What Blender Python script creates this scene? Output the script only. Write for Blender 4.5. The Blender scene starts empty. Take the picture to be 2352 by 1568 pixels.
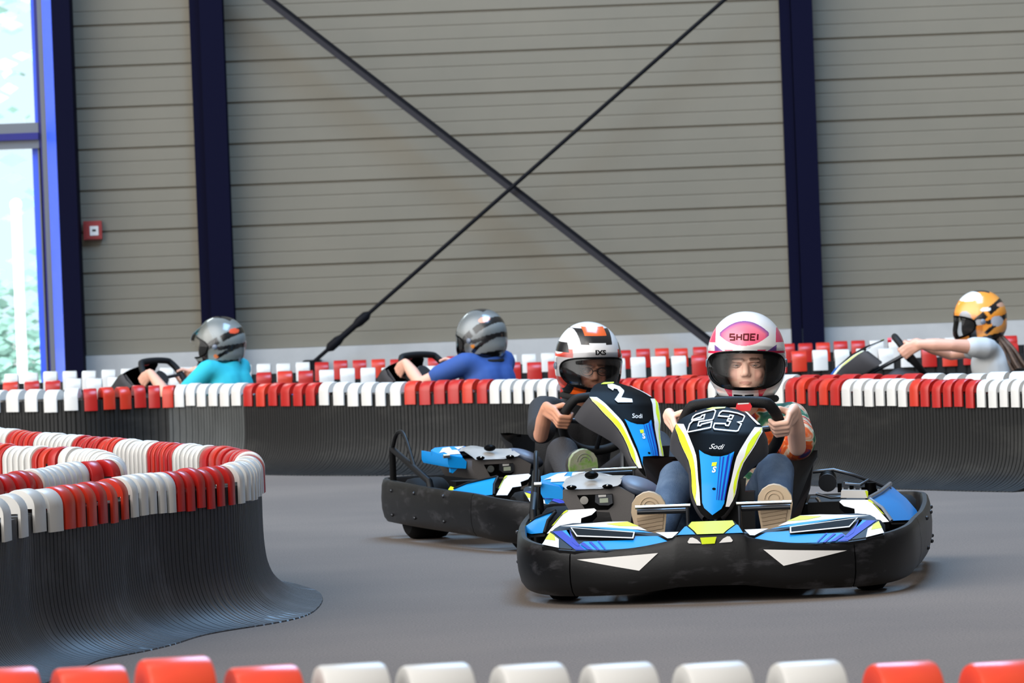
import bpy, bmesh, math, random
from mathutils import Vector, Matrix, Euler
from math import sin, cos, pi, radians, sqrt
random.seed(4)
scene = bpy.context.scene
COL = scene.collection

# ------------------------------------------------------------------ helpers
def lin(c):
    c /= 255.0
    return c / 12.92 if c <= 0.04045 else ((c + 0.055) / 1.055) ** 2.4
def C(r, g, b): return (lin(r), lin(g), lin(b), 1.0)
def clamp(x, a=0.0, b=1.0): return max(a, min(b, x))
def sstep(a, b, x):
    t = clamp((x - a) / (b - a)); return t * t * (3 - 2 * t)
def interp(x, tab):
    if x <= tab[0][0]: return tab[0][1]
    for (a, fa), (b, fb) in zip(tab, tab[1:]):
        if x <= b: return fa + (fb - fa) * (x - a) / (b - a)
    return tab[-1][1]

MATS = {}
def mat(name, col, rough=0.5, metal=0.0, coat=0.0, spec=0.5, noise=None, bump=None, trans=None):
    """procedural principled material; noise=(scale, colour2, low, high[, stretch]); bump=(scale, strength)"""
    if name in MATS: return MATS[name]
    m = bpy.data.materials.new(name); m.use_nodes = True
    nt = m.node_tree; b = nt.nodes['Principled BSDF']
    b.inputs['Base Color'].default_value = col
    b.inputs['Roughness'].default_value = rough
    b.inputs['Metallic'].default_value = metal
    b.inputs['Coat Weight'].default_value = coat
    b.inputs['Specular IOR Level'].default_value = spec
    if noise or bump:
        tc = nt.nodes.new('ShaderNodeTexCoord')
    if noise:
        mp = nt.nodes.new('ShaderNodeMapping'); nt.links.new(tc.outputs['Object'], mp.inputs['Vector'])
        if len(noise) > 4: mp.inputs['Scale'].default_value = noise[4]
        n = nt.nodes.new('ShaderNodeTexNoise'); n.inputs['Scale'].default_value = noise[0]
        n.inputs['Detail'].default_value = 6; n.inputs['Roughness'].default_value = 0.65
        nt.links.new(mp.outputs['Vector'], n.inputs['Vector'])
        r = nt.nodes.new('ShaderNodeValToRGB')
        r.color_ramp.elements[0].position = noise[2]; r.color_ramp.elements[0].color = col
        r.color_ramp.elements[1].position = noise[3]; r.color_ramp.elements[1].color = noise[1]
        nt.links.new(n.outputs['Fac'], r.inputs['Fac'])
        nt.links.new(r.outputs['Color'], b.inputs['Base Color'])
    if bump:
        n2 = nt.nodes.new('ShaderNodeTexNoise'); n2.inputs['Scale'].default_value = bump[0]; n2.inputs['Detail'].default_value = 3
        nt.links.new(tc.outputs['Object'], n2.inputs['Vector'])
        bp = nt.nodes.new('ShaderNodeBump'); bp.inputs['Strength'].default_value = bump[1]; bp.inputs['Distance'].default_value = 0.01
        nt.links.new(n2.outputs['Fac'], bp.inputs['Height']); nt.links.new(bp.outputs['Normal'], b.inputs['Normal'])
    MATS[name] = m
    return m
def mat_attr(name, rough=0.4, coat=0.0, spec=0.5, sss=0.0):
    """colour pattern read from the mesh's own colour attribute (paint scheme of the thing)"""
    if name in MATS: return MATS[name]
    m = bpy.data.materials.new(name); m.use_nodes = True
    nt = m.node_tree; b = nt.nodes['Principled BSDF']
    a = nt.nodes.new('ShaderNodeAttribute'); a.attribute_name = 'Col'
    nt.links.new(a.outputs['Color'], b.inputs['Base Color'])
    b.inputs['Roughness'].default_value = rough; b.inputs['Coat Weight'].default_value = coat
    b.inputs['Specular IOR Level'].default_value = spec
    if sss:
        b.inputs['Subsurface Weight'].default_value = sss
        b.inputs['Subsurface Radius'].default_value = (0.012, 0.005, 0.003)
        b.inputs['Subsurface Scale'].default_value = 0.5
    MATS[name] = m
    return m
def mat_clear(name, tint=(1, 1, 1, 1), gloss=0.06, rough=0.02):
    if name in MATS: return MATS[name]
    m = bpy.data.materials.new(name); m.use_nodes = True
    nt = m.node_tree; nt.nodes.clear()
    o = nt.nodes.new('ShaderNodeOutputMaterial'); t = nt.nodes.new('ShaderNodeBsdfTransparent'); g = nt.nodes.new('ShaderNodeBsdfGlossy')
    t.inputs['Color'].default_value = tint; g.inputs['Roughness'].default_value = rough
    fr = nt.nodes.new('ShaderNodeFresnel'); fr.inputs['IOR'].default_value = 1.3
    ad = nt.nodes.new('ShaderNodeMath'); ad.operation = 'ADD'; ad.inputs[1].default_value = gloss
    mx = nt.nodes.new('ShaderNodeMixShader')
    nt.links.new(fr.outputs[0], ad.inputs[0]); nt.links.new(ad.outputs[0], mx.inputs[0])
    nt.links.new(t.outputs[0], mx.inputs[1]); nt.links.new(g.outputs[0], mx.inputs[2]); nt.links.new(mx.outputs[0], o.inputs[0])
    MATS[name] = m
    return m

def link(name, me, parent=None):
    o = bpy.data.objects.new(name, me); COL.objects.link(o)
    if parent is not None: o.parent = parent
    return o
def tag(o, label=None, cat=None, group=None, kind=None):
    if label: o['label'] = label
    if cat: o['category'] = cat
    if group: o['group'] = group
    if kind: o['kind'] = kind
    return o
def thing(name, label, cat, loc=(0, 0, 0), rz=0.0, group=None):
    o = bpy.data.objects.new(name, None); COL.objects.link(o)
    o.empty_display_size = 0.1
    o.location = loc; o.rotation_euler = (0, 0, rz)
    return tag(o, label, cat, group)
def copy_tree(o, parent=None):
    c = o.copy(); COL.objects.link(c)
    if parent is not None: c.parent = parent
    for ch in list(o.children): copy_tree(ch, c)
    return c

def circle_frame(d):
    d = Vector(d).normalized()
    a = Vector((0, 0, 1)) if abs(d.z) < 0.9 else Vector((1, 0, 0))
    u = d.cross(a).normalized(); return u, d.cross(u).normalized()
def catmull(P, n=8, closed=False):
    P = [Vector(p) for p in P]; m = len(P); out = []
    for i in range(m if closed else m - 1):
        if closed: p0, p1, p2, p3 = P[i - 1], P[i], P[(i + 1) % m], P[(i + 2) % m]
        else:
            p1, p2 = P[i], P[i + 1]
            p0 = P[i - 1] if i > 0 else p1 * 2 - p2
            p3 = P[i + 2] if i + 2 < m else p2 * 2 - p1
        for k in range(n):
            t = k / n
            out.append(0.5 * ((2 * p1) + (-p0 + p2) * t + (2 * p0 - 5 * p1 + 4 * p2 - p3) * t * t + (-p0 + 3 * p1 - 3 * p2 + p3) * t ** 3))
    if not closed: out.append(P[-1])
    return out

class MB:
    """collects shapes, builds ONE mesh object"""
    def __init__(s): s.v = []; s.f = []; s.m = []
    def add(s, v, f, mi=0):
        o = len(s.v); s.v += [tuple(p) for p in v]
        for q in f: s.f.append([o + i for i in q]); s.m.append(mi)
        return s
    def box(s, c, d, mi=0, R=None):
        v = []
        for x in (-.5, .5):
            for y in (-.5, .5):
                for z in (-.5, .5):
                    p = Vector((x * d[0], y * d[1], z * d[2]))
                    if R is not None: p = R @ p
                    v.append(p + Vector(c))
        return s.add(v, [(0, 1, 3, 2), (4, 6, 7, 5), (0, 4, 5, 1), (2, 3, 7, 6), (0, 2, 6, 4), (1, 5, 7, 3)], mi)
    def loft(s, rings, mi=0, closed=True, cap=True, loop=False):
        n = len(rings[0]); v = [p for r in rings for p in r]; f = []
        m = len(rings)
        for i in range(m if loop else m - 1):
            a, b = i * n, ((i + 1) % m) * n
            for j in range(n if closed else n - 1):
                k = (j + 1) % n
                f.append((a + j, a + k, b + k, b + j))
        if cap and not loop:
            f.append(tuple(reversed(range(n)))); f.append(tuple(range((m - 1) * n, m * n)))
        return s.add(v, f, mi)
    def tube(s, pts, r, mi=0, seg=10, closed=False, rad=None):
        pts = [Vector(p) for p in pts]; rings = []; N = len(pts); u = None
        for i, p in enumerate(pts):
            a = pts[i - 1] if (i > 0 or closed) else p
            b = pts[(i + 1) % N] if (i < N - 1 or closed) else p
            d = (b - a).normalized()
            if u is None: u, w = circle_frame(d)
            else:
                u = (u - d * u.dot(d)).normalized(); w = d.cross(u)
            rr = rad[i] if rad else r
            rings.append([p + (u * cos(2 * pi * k / seg) + w * sin(2 * pi * k / seg)) * rr for k in range(seg)])
        return s.loft(rings, mi, True, not closed, closed)
    def sphere(s, c, r, mi=0, seg=16, ring=10, R=None):
        if not hasattr(r, '__len__'): r = (r, r, r)
        v = []; f = []
        for i in range(ring + 1):
            t = pi * i / ring
            for k in range(seg):
                p = Vector((r[0] * sin(t) * cos(2 * pi * k / seg), r[1] * sin(t) * sin(2 * pi * k / seg), r[2] * cos(t)))
                if R is not None: p = R @ p
                v.append(p + Vector(c))
        for i in range(ring):
            for k in range(seg):
                k2 = (k + 1) % seg
                f.append((i * seg + k, (i + 1) * seg + k, (i + 1) * seg + k2, i * seg + k2))
        return s.add(v, f, mi)
    def capsule(s, a, b, ra, rb, mi=0, seg=14, hr=4):
        a = Vector(a); b = Vector(b); d = (b - a)
        if d.length < 1e-6: return s.sphere(a, ra, mi)
        d.normalize(); u, w = circle_frame(d); rings = []
        for i in range(hr + 1):
            t = pi / 2 * i / hr
            rings.append((a - d * ra * cos(t), max(1e-4, ra * sin(t))))
        for i in range(hr + 1):
            t = pi / 2 * i / hr
            rings.append((b + d * rb * sin(t), max(1e-4, rb * cos(t))))
        return s.loft([[p + (u * cos(2 * pi * k / seg) + w * sin(2 * pi * k / seg)) * r for k in range(seg)] for p, r in rings], mi)
    def prism(s, poly, vec, mi=0, mtop=None):
        """polygon (3-d points) pushed along vec"""
        n = len(poly); vec = Vector(vec)
        v = [Vector(p) for p in poly] + [Vector(p) + vec for p in poly]
        s.add(v, [(i, (i + 1) % n, n + (i + 1) % n, n + i) for i in range(n)], mi)
        s.add(v[:n], [tuple(reversed(range(n)))], mi if mtop is None else mtop)
        s.add(v[n:], [tuple(range(n))], mi)
        return s
    def lathe(s, prof, c, axis, mi=0, seg=24):
        u, w = circle_frame(axis); ax = Vector(axis).normalized(); c = Vector(c)
        return s.loft([[c + ax * h + (u * cos(2 * pi * k / seg) + w * sin(2 * pi * k / seg)) * r for k in range(seg)] for r, h in prof], mi)
    def decal(s, poly, off, mi):
        return s.add([Vector(p) + Vector(off) for p in poly], [tuple(range(len(poly)))], mi)
    def decal_map(s, poly2, fn, mi, cut=0.02):
        """flat 2-d outline laid on a curved face: fn(a, b) -> 3-d point"""
        bm = bmesh.new()
        vs = [bm.verts.new((p[0], p[1], 0)) for p in poly2]
        try: bm.faces.new(vs)
        except ValueError: bm.free(); return s
        bmesh.ops.triangulate(bm, faces=bm.faces[:])
        for _ in range(5):
            e = [e for e in bm.edges if e.calc_length() > cut]
            if not e: break
            bmesh.ops.subdivide_edges(bm, edges=e, cuts=1, use_grid_fill=False)
            bmesh.ops.triangulate(bm, faces=[f for f in bm.faces if len(f.verts) > 3])
        bm.verts.index_update()
        v = [fn(p.co.x, p.co.y) for p in bm.verts]; f = [[p.index for p in q.verts] for q in bm.faces]
        bm.free()
        return s.add(v, f, mi)
    def mirrored(s):
        r = MB(); r.v = [(-p[0], p[1], p[2]) for p in s.v]; r.f = [list(reversed(q)) for q in s.f]; r.m = s.m[:]
        return r
    def build(s, name, mats, parent=None, ang=38, col=None):
        me = bpy.data.meshes.new(name)
        me.from_pydata(s.v, [], s.f); me.update()
        if not isinstance(mats, (list, tuple)): mats = [mats]
        for m in mats: me.materials.append(m)
        me.polygons.foreach_set('material_index', s.m)
        me.shade_smooth(); me.set_sharp_from_angle(angle=radians(ang))
        if col is not None:
            at = me.color_attributes.new('Col', 'FLOAT_COLOR', 'POINT')
            at.data.foreach_set('color', [c for p in s.v for c in col(Vector(p))])
        bm = bmesh.new(); bm.from_mesh(me)
        if not any(len(q) > 20 for q in s.f): bmesh.ops.recalc_face_normals(bm, faces=bm.faces[:])
        bm.to_mesh(me); bm.free()
        return link(name, me, parent)

def ribbon(poly, w, closed=True):
    """quads of a stroke of width w along a 2-d polyline"""
    n = len(poly); L = []; R = []
    for i in range(n):
        p = Vector(poly[i]); a = Vector(poly[i - 1]) if (i > 0 or closed) else None; b = Vector(poly[(i + 1) % n]) if (i < n - 1 or closed) else None
        d1 = (p - a).normalized() if a is not None else None; d2 = (b - p).normalized() if b is not None else None
        if d1 is None: d1 = d2
        if d2 is None: d2 = d1
        n1 = Vector((-d1.y, d1.x)); n2 = Vector((-d2.y, d2.x)); m = n1 + n2
        m = n1 if m.length < 0.15 else m.normalized()
        k = min(1.8, 1 / max(0.3, m.dot(n1)))
        L.append(p + m * w / 2 * k); R.append(p - m * w / 2 * k)
    return [[L[i], L[(i + 1) % n], R[(i + 1) % n], R[i]] for i in range(n if closed else n - 1)]
def text_polys(body, size, shear=0.0, bold=0.0):
    cu = bpy.data.curves.new('lettering', 'FONT'); cu.body = body; cu.size = size; cu.shear = shear; cu.offset = bold
    cu.align_x = 'CENTER'; cu.align_y = 'CENTER'; cu.resolution_u = 3
    o = bpy.data.objects.new('lettering', cu); COL.objects.link(o)
    bpy.context.view_layer.update()
    me = bpy.data.meshes.new_from_object(o.evaluated_get(bpy.context.evaluated_depsgraph_get()))
    v = [(p.co.x, p.co.y) for p in me.vertices]; f = [list(q.vertices) for q in me.polygons]
    bpy.data.objects.remove(o); bpy.data.meshes.remove(me); bpy.data.curves.remove(cu)
    return v, f
def remesh(mb, voxel, smooth=3):
    me = bpy.data.meshes.new('tmp'); me.from_pydata(mb.v, [], mb.f); me.update()
    bm = bmesh.new(); bm.from_mesh(me); bmesh.ops.recalc_face_normals(bm, faces=bm.faces[:]); bm.to_mesh(me); bm.free()
    o = bpy.data.objects.new('tmp', me); COL.objects.link(o)
    r = o.modifiers.new('r', 'REMESH'); r.mode = 'VOXEL'; r.voxel_size = voxel; r.adaptivity = 0
    sm = o.modifiers.new('s', 'SMOOTH'); sm.factor = 0.5; sm.iterations = smooth
    bpy.context.view_layer.update()
    out = bpy.data.meshes.new_from_object(o.evaluated_get(bpy.context.evaluated_depsgraph_get()))
    bpy.data.objects.remove(o); bpy.data.meshes.remove(me)
    out.shade_smooth()
    return out
def set_cols(me, fn):
    at = me.color_attributes.new('Col', 'FLOAT_COLOR', 'POINT')
    at.data.foreach_set('color', [c for p in me.vertices for c in fn(p.co)])

# ------------------------------------------------------------------ materials
WHITE = mat('white_sticker', C(226, 224, 220), 0.35, coat=0.2)
BLUE = mat('blue_sticker', C(8, 142, 222), 0.35, spec=.3)
DBLUE = mat('deep_blue_sticker', C(24, 44, 170), 0.35, spec=.3)
LIME = mat('lime_sticker', C(208, 226, 34), 0.35, spec=.3)
SMOKE2 = mat('matte_grey_cover', C(84, 94, 112), .5)
SKIRT = mat('panel_skirt_plastic', C(60, 59, 62), 0.5, spec=.3)
GLOSSBLK = mat('gloss_black', C(6, 6, 6), 0.42, spec=0.03)
PLASTIC = mat('scuffed_black_plastic', C(10, 10, 11), 0.42, noise=(7.0, C(66, 65, 68), 0.54, 0.84, (1, 1, 3.0)), bump=(160, 0.03), spec=.3)
DARKPL = mat('dark_plastic', C(12, 12, 13), 0.5, spec=.25)
GREYPL = mat('charcoal_plastic', C(84, 80, 78), 0.5, bump=(300, 0.1))
SMOKE = mat('grey_cover_plastic', C(96, 104, 118), 0.28, coat=0.3)
SILVERPL = mat('silver_cover_plastic', C(178, 176, 172), 0.25, coat=0.3)
STEEL = mat('polished_steel', C(214, 210, 202), 0.18, metal=1.0)
DSTEEL = mat('dark_steel', C(70, 72, 76), 0.35, metal=0.8)
RED = mat('red_plastic', C(214, 30, 42), 0.35, coat=0.2)
RUBBER = mat('tyre_rubber', C(11, 11, 12), 0.75, spec=.2)
GRIP = mat('wheel_grip', C(16, 16, 17), 0.6, bump=(400, 0.25), spec=.3)
SEAT = mat('seat_shell', C(9, 9, 10), 0.45, spec=.3)
SCREEN = mat('display_face', C(150, 158, 140), 0.3)
CAPW = mat('white_cap_plastic', C(207, 205, 200), 0.35, noise=(9.0, C(178, 174, 166), 0.6, 0.95), spec=0.5)
CAPR = mat('red_cap_plastic', C(174, 24, 24), 0.32, noise=(5.0, C(168, 38, 26), 0.45, 0.75), spec=0.5)
CAPF = mat('bright_red_cap_plastic', C(232, 62, 40), 0.28, noise=(3.0, C(236, 84, 44), 0.4, 0.7), spec=0.6)
CAPO = mat('orange_red_cap_plastic', C(192, 42, 27), 0.3, noise=(5.0, C(190, 58, 32), 0.45, 0.75), spec=0.5)
BELT = mat('barrier_rubber', C(38, 40, 45), 0.45, noise=(5.0, C(84, 87, 94), 0.52, 0.82, (1, 1, 0.6)), spec=0.5)
BELT2 = mat('dark_barrier_rubber', C(20, 20, 19), 0.6, noise=(3.0, C(50, 49, 46), 0.52, 0.85, (0.6, 0.6, 2.0)), spec=0.35)
BELT3 = mat('grey_barrier_rubber', C(72, 74, 73), 0.6, noise=(4.0, C(54, 56, 55), 0.45, 0.7, (1, 1, .4)), spec=0.35)
DBELT = mat('far_barrier_rubber', C(26, 26, 26), 0.7, spec=.3)
# ------------------------------------------------------------------ the kart (x across, y from nose to tail, z up)
RIMP = [(0, 0, .217, .056), (.10, .003, .217, .054), (.135, .006, .203, .05), (.25, .02, .184, .036), (.36, .05, .180, .032), (.455, .10, .183, .030),
        (.53, .165, .190, .030), (.595, .27, .198, .034), (.64, .42, .208, .042), (.66, .60, .218, .052),
        (.672, .75, .222, .055), (.688, 1.0, .225, .058), (.70, 1.4, .232, .062), (.70, 1.75, .240, .066),
        (.69, 1.90, .244, .068), (.64, 1.975, .246, .07), (.5, 1.995, .246, .07), (.25, 2.0, .246, .07), (0, 2.0, .246, .07)]
def rim_curve():
    h = catmull([Vector(p[:3]) for p in RIMP], 6); b = catmull([Vector((p[0], p[1], p[3])) for p in RIMP], 6)
    return [(p.x, p.y, p.z, q.z) for p, q in zip(h, b)]
RIM = rim_curve()
def front_y(x):
    x = abs(x)
    return interp(x, [(p[0], p[1]) for p in RIM[:36]])
def bumper_piece(pts):
    mb = MB(); rings = []
    pts = [list(p) for p in pts]
    for e, f in ((0, 1), (-1, -2)):
        v = Vector((pts[f][0] - pts[e][0], pts[f][1] - pts[e][1])).normalized() * .0025; pts[e][0] += v.x; pts[e][1] += v.y
    for i, (x, y, zr, zb) in enumerate(pts):
        a = pts[max(0, i - 1)]; b = pts[min(len(pts) - 1, i + 1)]
        t = Vector((b[0] - a[0], b[1] - a[1], 0)).normalized(); n = Vector((t.y, -t.x, 0))
        h = zr - zb
        prof = [(-.034, zb + .004), (-.014, zb), (-.002, zb + .10 * h), (.006, zb + .3 * h), (.008, zb + .55 * h), (.004, zb + .85 * h), (-.002, zr - .006), (-.008, zr), (-.022, zr), (-.027, zr - .008), (-.032, zb + .4 * h)]
        rings.append([Vector((x, y, 0)) + n * o + Vector((0, 0, z)) for o, z in prof])
    return mb.loft(rings)
def sub(a, b): return [RIM[i] for i in range(a, b + 1)]
def mirror_path(p): return [(-x, y, a, b) for x, y, a, b in reversed(p)]

# deck of the front fairing (right half, mirrored for the left)
DECK_P0 = Vector((.12, .03, .192)); DECK_N = (Vector((.47, .14, .186)) - DECK_P0).cross(Vector((.32, .36, .25)) - DECK_P0).normalized()
if DECK_N.z < 0: DECK_N = -DECK_N

NZ = [(.20, .30), (.258, .36), (.36, .42), (.46, .50), (.525, .58), (.567, .66), (.60, .76), (.62, .80)]
NHW = [(.25, .012), (.262, .035), (.285, .052), (.30, .060), (.32, .070), (.345, .075), (.37, .077), (.40, .082), (.43, .092), (.458, .108), (.475, .119), (.49, .127), (.516, .138), (.53, .146), (.545, .144), (.56, .132), (.575, .108), (.59, .078), (.601, .045), (.606, .012)]
NIN = [(.26, .03), (.294, .038), (.344, .044), (.366, .049), (.44, .060), (.46, .066), (.49, .082), (.52, .098), (.545, .114), (.556, .121), (.60, .06)]
def nas(x, z, off=0.0):
    hw = interp(z, NHW)
    q = clamp(abs(x) / max(.02, hw), 0, 1.1)
    return Vector((x, interp(z, NZ) + .030 * q * q * (hw / .1) - off, z + off * .7))
DIGIT_2 = [(-0.0925,0.5586),(-0.0896,0.5682),(-0.0806,0.5759),(-0.0527,0.5861),(-0.0229,0.5936),(-0.0168,0.5889),(-0.0208,0.567),(-0.024,0.563),(-0.0671,0.5542),(-0.0693,0.5418),(-0.0605,0.5424),(-0.0586,0.5467),(-0.0289,0.5551),(-0.0244,0.5563),(-0.0263,0.5382),(-0.1027,0.5196),(-0.0977,0.545),(-0.088,0.5563),(-0.0529,0.5642),(-0.0511,0.5766),(-0.0603,0.5739),(-0.0631,0.5687)]
DIGIT_3 = [(-0.005,0.5748),(-0.0022,0.5848),(0.0058,0.5906),(0.0266,0.5899),(0.0569,0.5856),(0.077,0.5795),(0.0811,0.576),(0.0758,0.5606),(0.0605,0.5583),(0.0732,0.553),(0.0649,0.5319),(0.0585,0.5301),(-0.0132,0.5339),(-0.0175,0.5388),(-0.0145,0.5516),(0.0203,0.5518),(0.0224,0.547),(0.0317,0.5461),(0.0369,0.5591),(0.0261,0.5608),(0.0285,0.5677),(0.0402,0.5666),(0.0442,0.577),(0.0328,0.5787),(0.0306,0.5736)]
PLAIN_2 = [(-0.04,0.5812),(-0.0274,0.5927),(-0.0025,0.5959),(0.0174,0.5865),(0.0138,0.5714),(-0.0077,0.5569),(-0.0249,0.5452),(0.0187,0.5413),(0.0099,0.5285),(-0.054,0.5271),(-0.0578,0.5371),(-0.0166,0.5635),(-0.0103,0.5758),(-0.0203,0.5783),(-0.0353,0.5705)]

def make_kart(style, label, lean=0.0, lift=0.0, group=None, panel_yaw=0.0, panel_scale=1.0, wheel_off=Vector((0, 0, 0))):
    k = thing('racing_kart', label, 'kart', group=group)
    # --- surround bumpers
    fb = bumper_piece(mirror_path(sub(0, 30))[:-1] + sub(0, 30))
    def on_front(x, z): return Vector((x, front_y(x) - .0115, z))
    tri = [(0.1683,0.1665),(0.4335,0.1499),(0.2311,0.1116)]
    for s in (1, -1):
        fb.decal_map([(s * x, z) for x, z in tri], on_front, 1)
        fb.decal_map([(s * x, z) for x, z in [(0.0283,0.1927),(0.0415,0.2059),(0.0554,0.2129),(0.0641,0.212),(0.0724,0.199),(0.0683,0.1943)]], on_front, 1)
    fb.decal_map([(-0.0315,0.2114),(0.0212,0.2125),(0.0146,0.1913),(-0.0264,0.1903)], on_front, 2)
    fb.build('front_bumper', [PLASTIC, WHITE, LIME], k)
    for s in (1, -1):
        p = sub(30, 55); q = sub(55, 83)
        if s < 0: p, q = mirror_path(p), mirror_path(q)
        bumper_piece(p).build('corner_bumper', PLASTIC, k)
        sb = bumper_piece(q)
        for yy in (.95, 1.35, 1.7):
            for zz in (.1, .2):
                xx = interp(yy, [(r[1], r[0]) for r in sub(56, 83)])
                sb.sphere((s * (xx + .006), yy, zz), .007, 1, 8, 6)
        sb.build('side_bumper', [PLASTIC, DSTEEL], k)
    bumper_piece(sub(83, 108)[:-1] + mirror_path(sub(83, 108))).build('rear_bumper', PLASTIC, k)
    # --- front fairing decks
    outline = [(0.5534,0.1879,0.1896),(0.5363,0.3287,0.2235),(0.5229,0.3812,0.2367),(0.5079,0.4082,0.2443),(0.4656,0.4182,0.2504),(0.3442,0.3716,0.2505),(0.2763,0.34,0.2493),(0.2088,0.2026,0.2237),(0.1552,0.1546,0.2175),(0.1021,0.133,0.2173),(0.1213,0.0631,0.1995),(0.1697,0.0516,0.1925),(0.2429,0.0249,0.1798),(0.3367,0.041,0.1752),(0.4417,0.0862,0.1761),(0.493,0.1228,0.18)]
    patches = [
        (1, [(0.5276,0.3416,0.2272),(0.4728,0.3377,0.2312),(0.4545,0.1861,0.198),(0.4353,0.137,0.1884),(0.4167,0.1812,0.2002),(0.2522,0.1263,0.2023),(0.247,0.1666,0.2121),(0.1733,0.1378,0.212),(0.14,0.0647,0.1982),(0.243,0.0282,0.1806),(0.3369,0.046,0.1763),(0.4363,0.0887,0.1772)]),
        (2, [(0.5276,0.3416,0.2272),(0.4965,0.338,0.2292),(0.4037,0.0747,0.1769),(0.4363,0.0887,0.1772)]),
        (2, [(0.4823,0.3385,0.2305),(0.4718,0.3372,0.2312),(0.455,0.1863,0.198),(0.4351,0.1336,0.1877),(0.4259,0.1361,0.1891)]),
        (2, [(0.3992,0.1621,0.1974),(0.3898,0.1613,0.1981),(0.356,0.0542,0.1765),(0.3654,0.0566,0.1762)]),
        (2, [(0.371,0.1614,0.1998),(0.3662,0.1593,0.1997),(0.3374,0.0543,0.1781),(0.342,0.053,0.1774)]),
        (2, [(0.4266,0.1495,0.1921),(0.4155,0.161,0.1957),(0.3798,0.0644,0.1767),(0.3966,0.0716,0.1768)]),
        (3, [(0.5524,0.194,0.191),(0.5351,0.3249,0.2227),(0.5,0.2303,0.2041),(0.4939,0.1297,0.1815)]),
        (4, [(0.5453,0.2467,0.2038),(0.5349,0.3215,0.2219),(0.5165,0.2771,0.2134),(0.5106,0.2185,0.2004)]),
        (3, [(0.5036,0.3761,0.2373),(0.42,0.3697,0.2433),(0.3435,0.3578,0.2474),(0.2807,0.3336,0.2474),(0.211,0.2002,0.223),(0.2717,0.2432,0.2275),(0.3497,0.2939,0.2321)]),
        (4, [(0.3518,0.3347,0.2413),(0.2806,0.3302,0.2467),(0.2394,0.2573,0.2336),(0.3021,0.2863,0.2347)]),
        (1, [(0.4813,0.3614,0.2359),(0.3495,0.2905,0.2314),(0.2716,0.2399,0.2267),(0.1881,0.1574,0.2152),(0.2602,0.1986,0.2182),(0.3977,0.3082,0.2311)]),
        (3, [(0.1811,0.1576,0.2159),(0.1052,0.1295,0.2162),(0.1239,0.0707,0.201),(0.1388,0.0707,0.1997),(0.1608,0.1193,0.2089)]),
        (3, [(0.4681,0.3389,0.2319),(0.2496,0.1907,0.2174),(0.2508,0.1159,0.2001),(0.441,0.2212,0.2073)]),
        (5, [(0.4622,0.3264,0.2296),(0.2539,0.1827,0.2151),(0.2552,0.1309,0.2031),(0.4389,0.2335,0.2103)])]
    for s in (1, -1):
        d = MB(); d.prism(outline, DECK_N * -.035, 0)
        for j, (mi, poly) in enumerate(patches):
            d.decal(poly, DECK_N * (.0015 + .0007 * j), mi)
        (d if s > 0 else d.mirrored()).build('front_fairing', [DARKPL, BLUE, DBLUE, WHITE, LIME, GLOSSBLK], k)
    # --- centre nose
    n = MB()
    P0 = Vector((0, .012, .209))
    full = [(-.108, .012), (-.088, .13), (-.07, .2), (.07, .2), (.088, .13), (.108, .012)]
    up = lambda p, o=0: Vector((p[0], p[1], 0.219 + .17 * (p[1] - .012) + o))
    n.prism([up(p) for p in full], (0, 0, -.04), 0)
    n.decal([up(p, .002) for p in [(-.042, .014), (-.052, .06), (-.075, .14), (-.066, .198), (.066, .198), (.075, .14), (.052, .06), (.042, .014)]], (0, 0, 0), 1)
    for s in (1, -1): n.decal([up((s * x, y), .002) for x, y in [(.048, .014), (.058, .06), (.080, .135), (.086, .128), (.105, .014)]], (0, 0, 0), 2)
    n.build('nose_cone', [GLOSSBLK, LIME, BLUE], k)
    # --- number panel
    nb = MB(); rings = []
    zs = [.25 + (.606 - .25) * i / 44 for i in range(45)]
    NU = 16
    for z in zs:
        hw = interp(z, NHW); rings.append([nas(hw * (2 * j / NU - 1), z) for j in range(NU + 1)])
    nb.loft(rings, 0, False, False)
    for s in (1, -1):
        top = []; bot = []
        for z in [.258 + (.545 - .258) * i / 30 for i in range(31)]:
            hw = interp(z, NHW); e = nas(s * hw, z)
            t = sstep(.33, .54, z)
            top.append(e); bot.append(e + Vector((s * (.02 * sstep(.47, .54, z)), .03 + .06 * t, -.02 - .055 * t)))
        mid = [a.lerp(b, .5) + Vector((s * .006, -.006, 0)) for a, b in zip(top, bot)]
        bk = [b + Vector((-s * .012, .004, .004)) for b in bot]; tk = [a + Vector((-s * .01, .014, -.004)) for a in top]
        nb.loft([top, mid, bot, bk, tk], 1, False, False)
    D = lambda x, z: nas(x, z, .0022)
    D2 = lambda x, z: nas(x, z, .0036)
    nb.decal_map([(-.058, .467), (-.04, .456), (-.015, .449), (.015, .449), (.04, .456), (.058, .467), (.05, .42), (.043, .37), (.036, .30), (.028, .283), (0, .262), (-.028, .283), (-.036, .30), (-.043, .37), (-.05, .42)], D, 2, .015)
    for x0, x1, w in ((.012, .010, .0025), (.022, .016, .004), (.036, .024, .007), (.05, .034, .005)):
        nb.decal_map([(x0, .447), (x0 + w, .449 + (.012 if x0 > .03 else 0)), (x1 + w * .7, .31), (x1, .31)], D2, 3, .02)
    zb = [.29, .31, .33, .35, .37, .40, .43, .45, .47, .49, .51, .53, .545]
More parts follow.
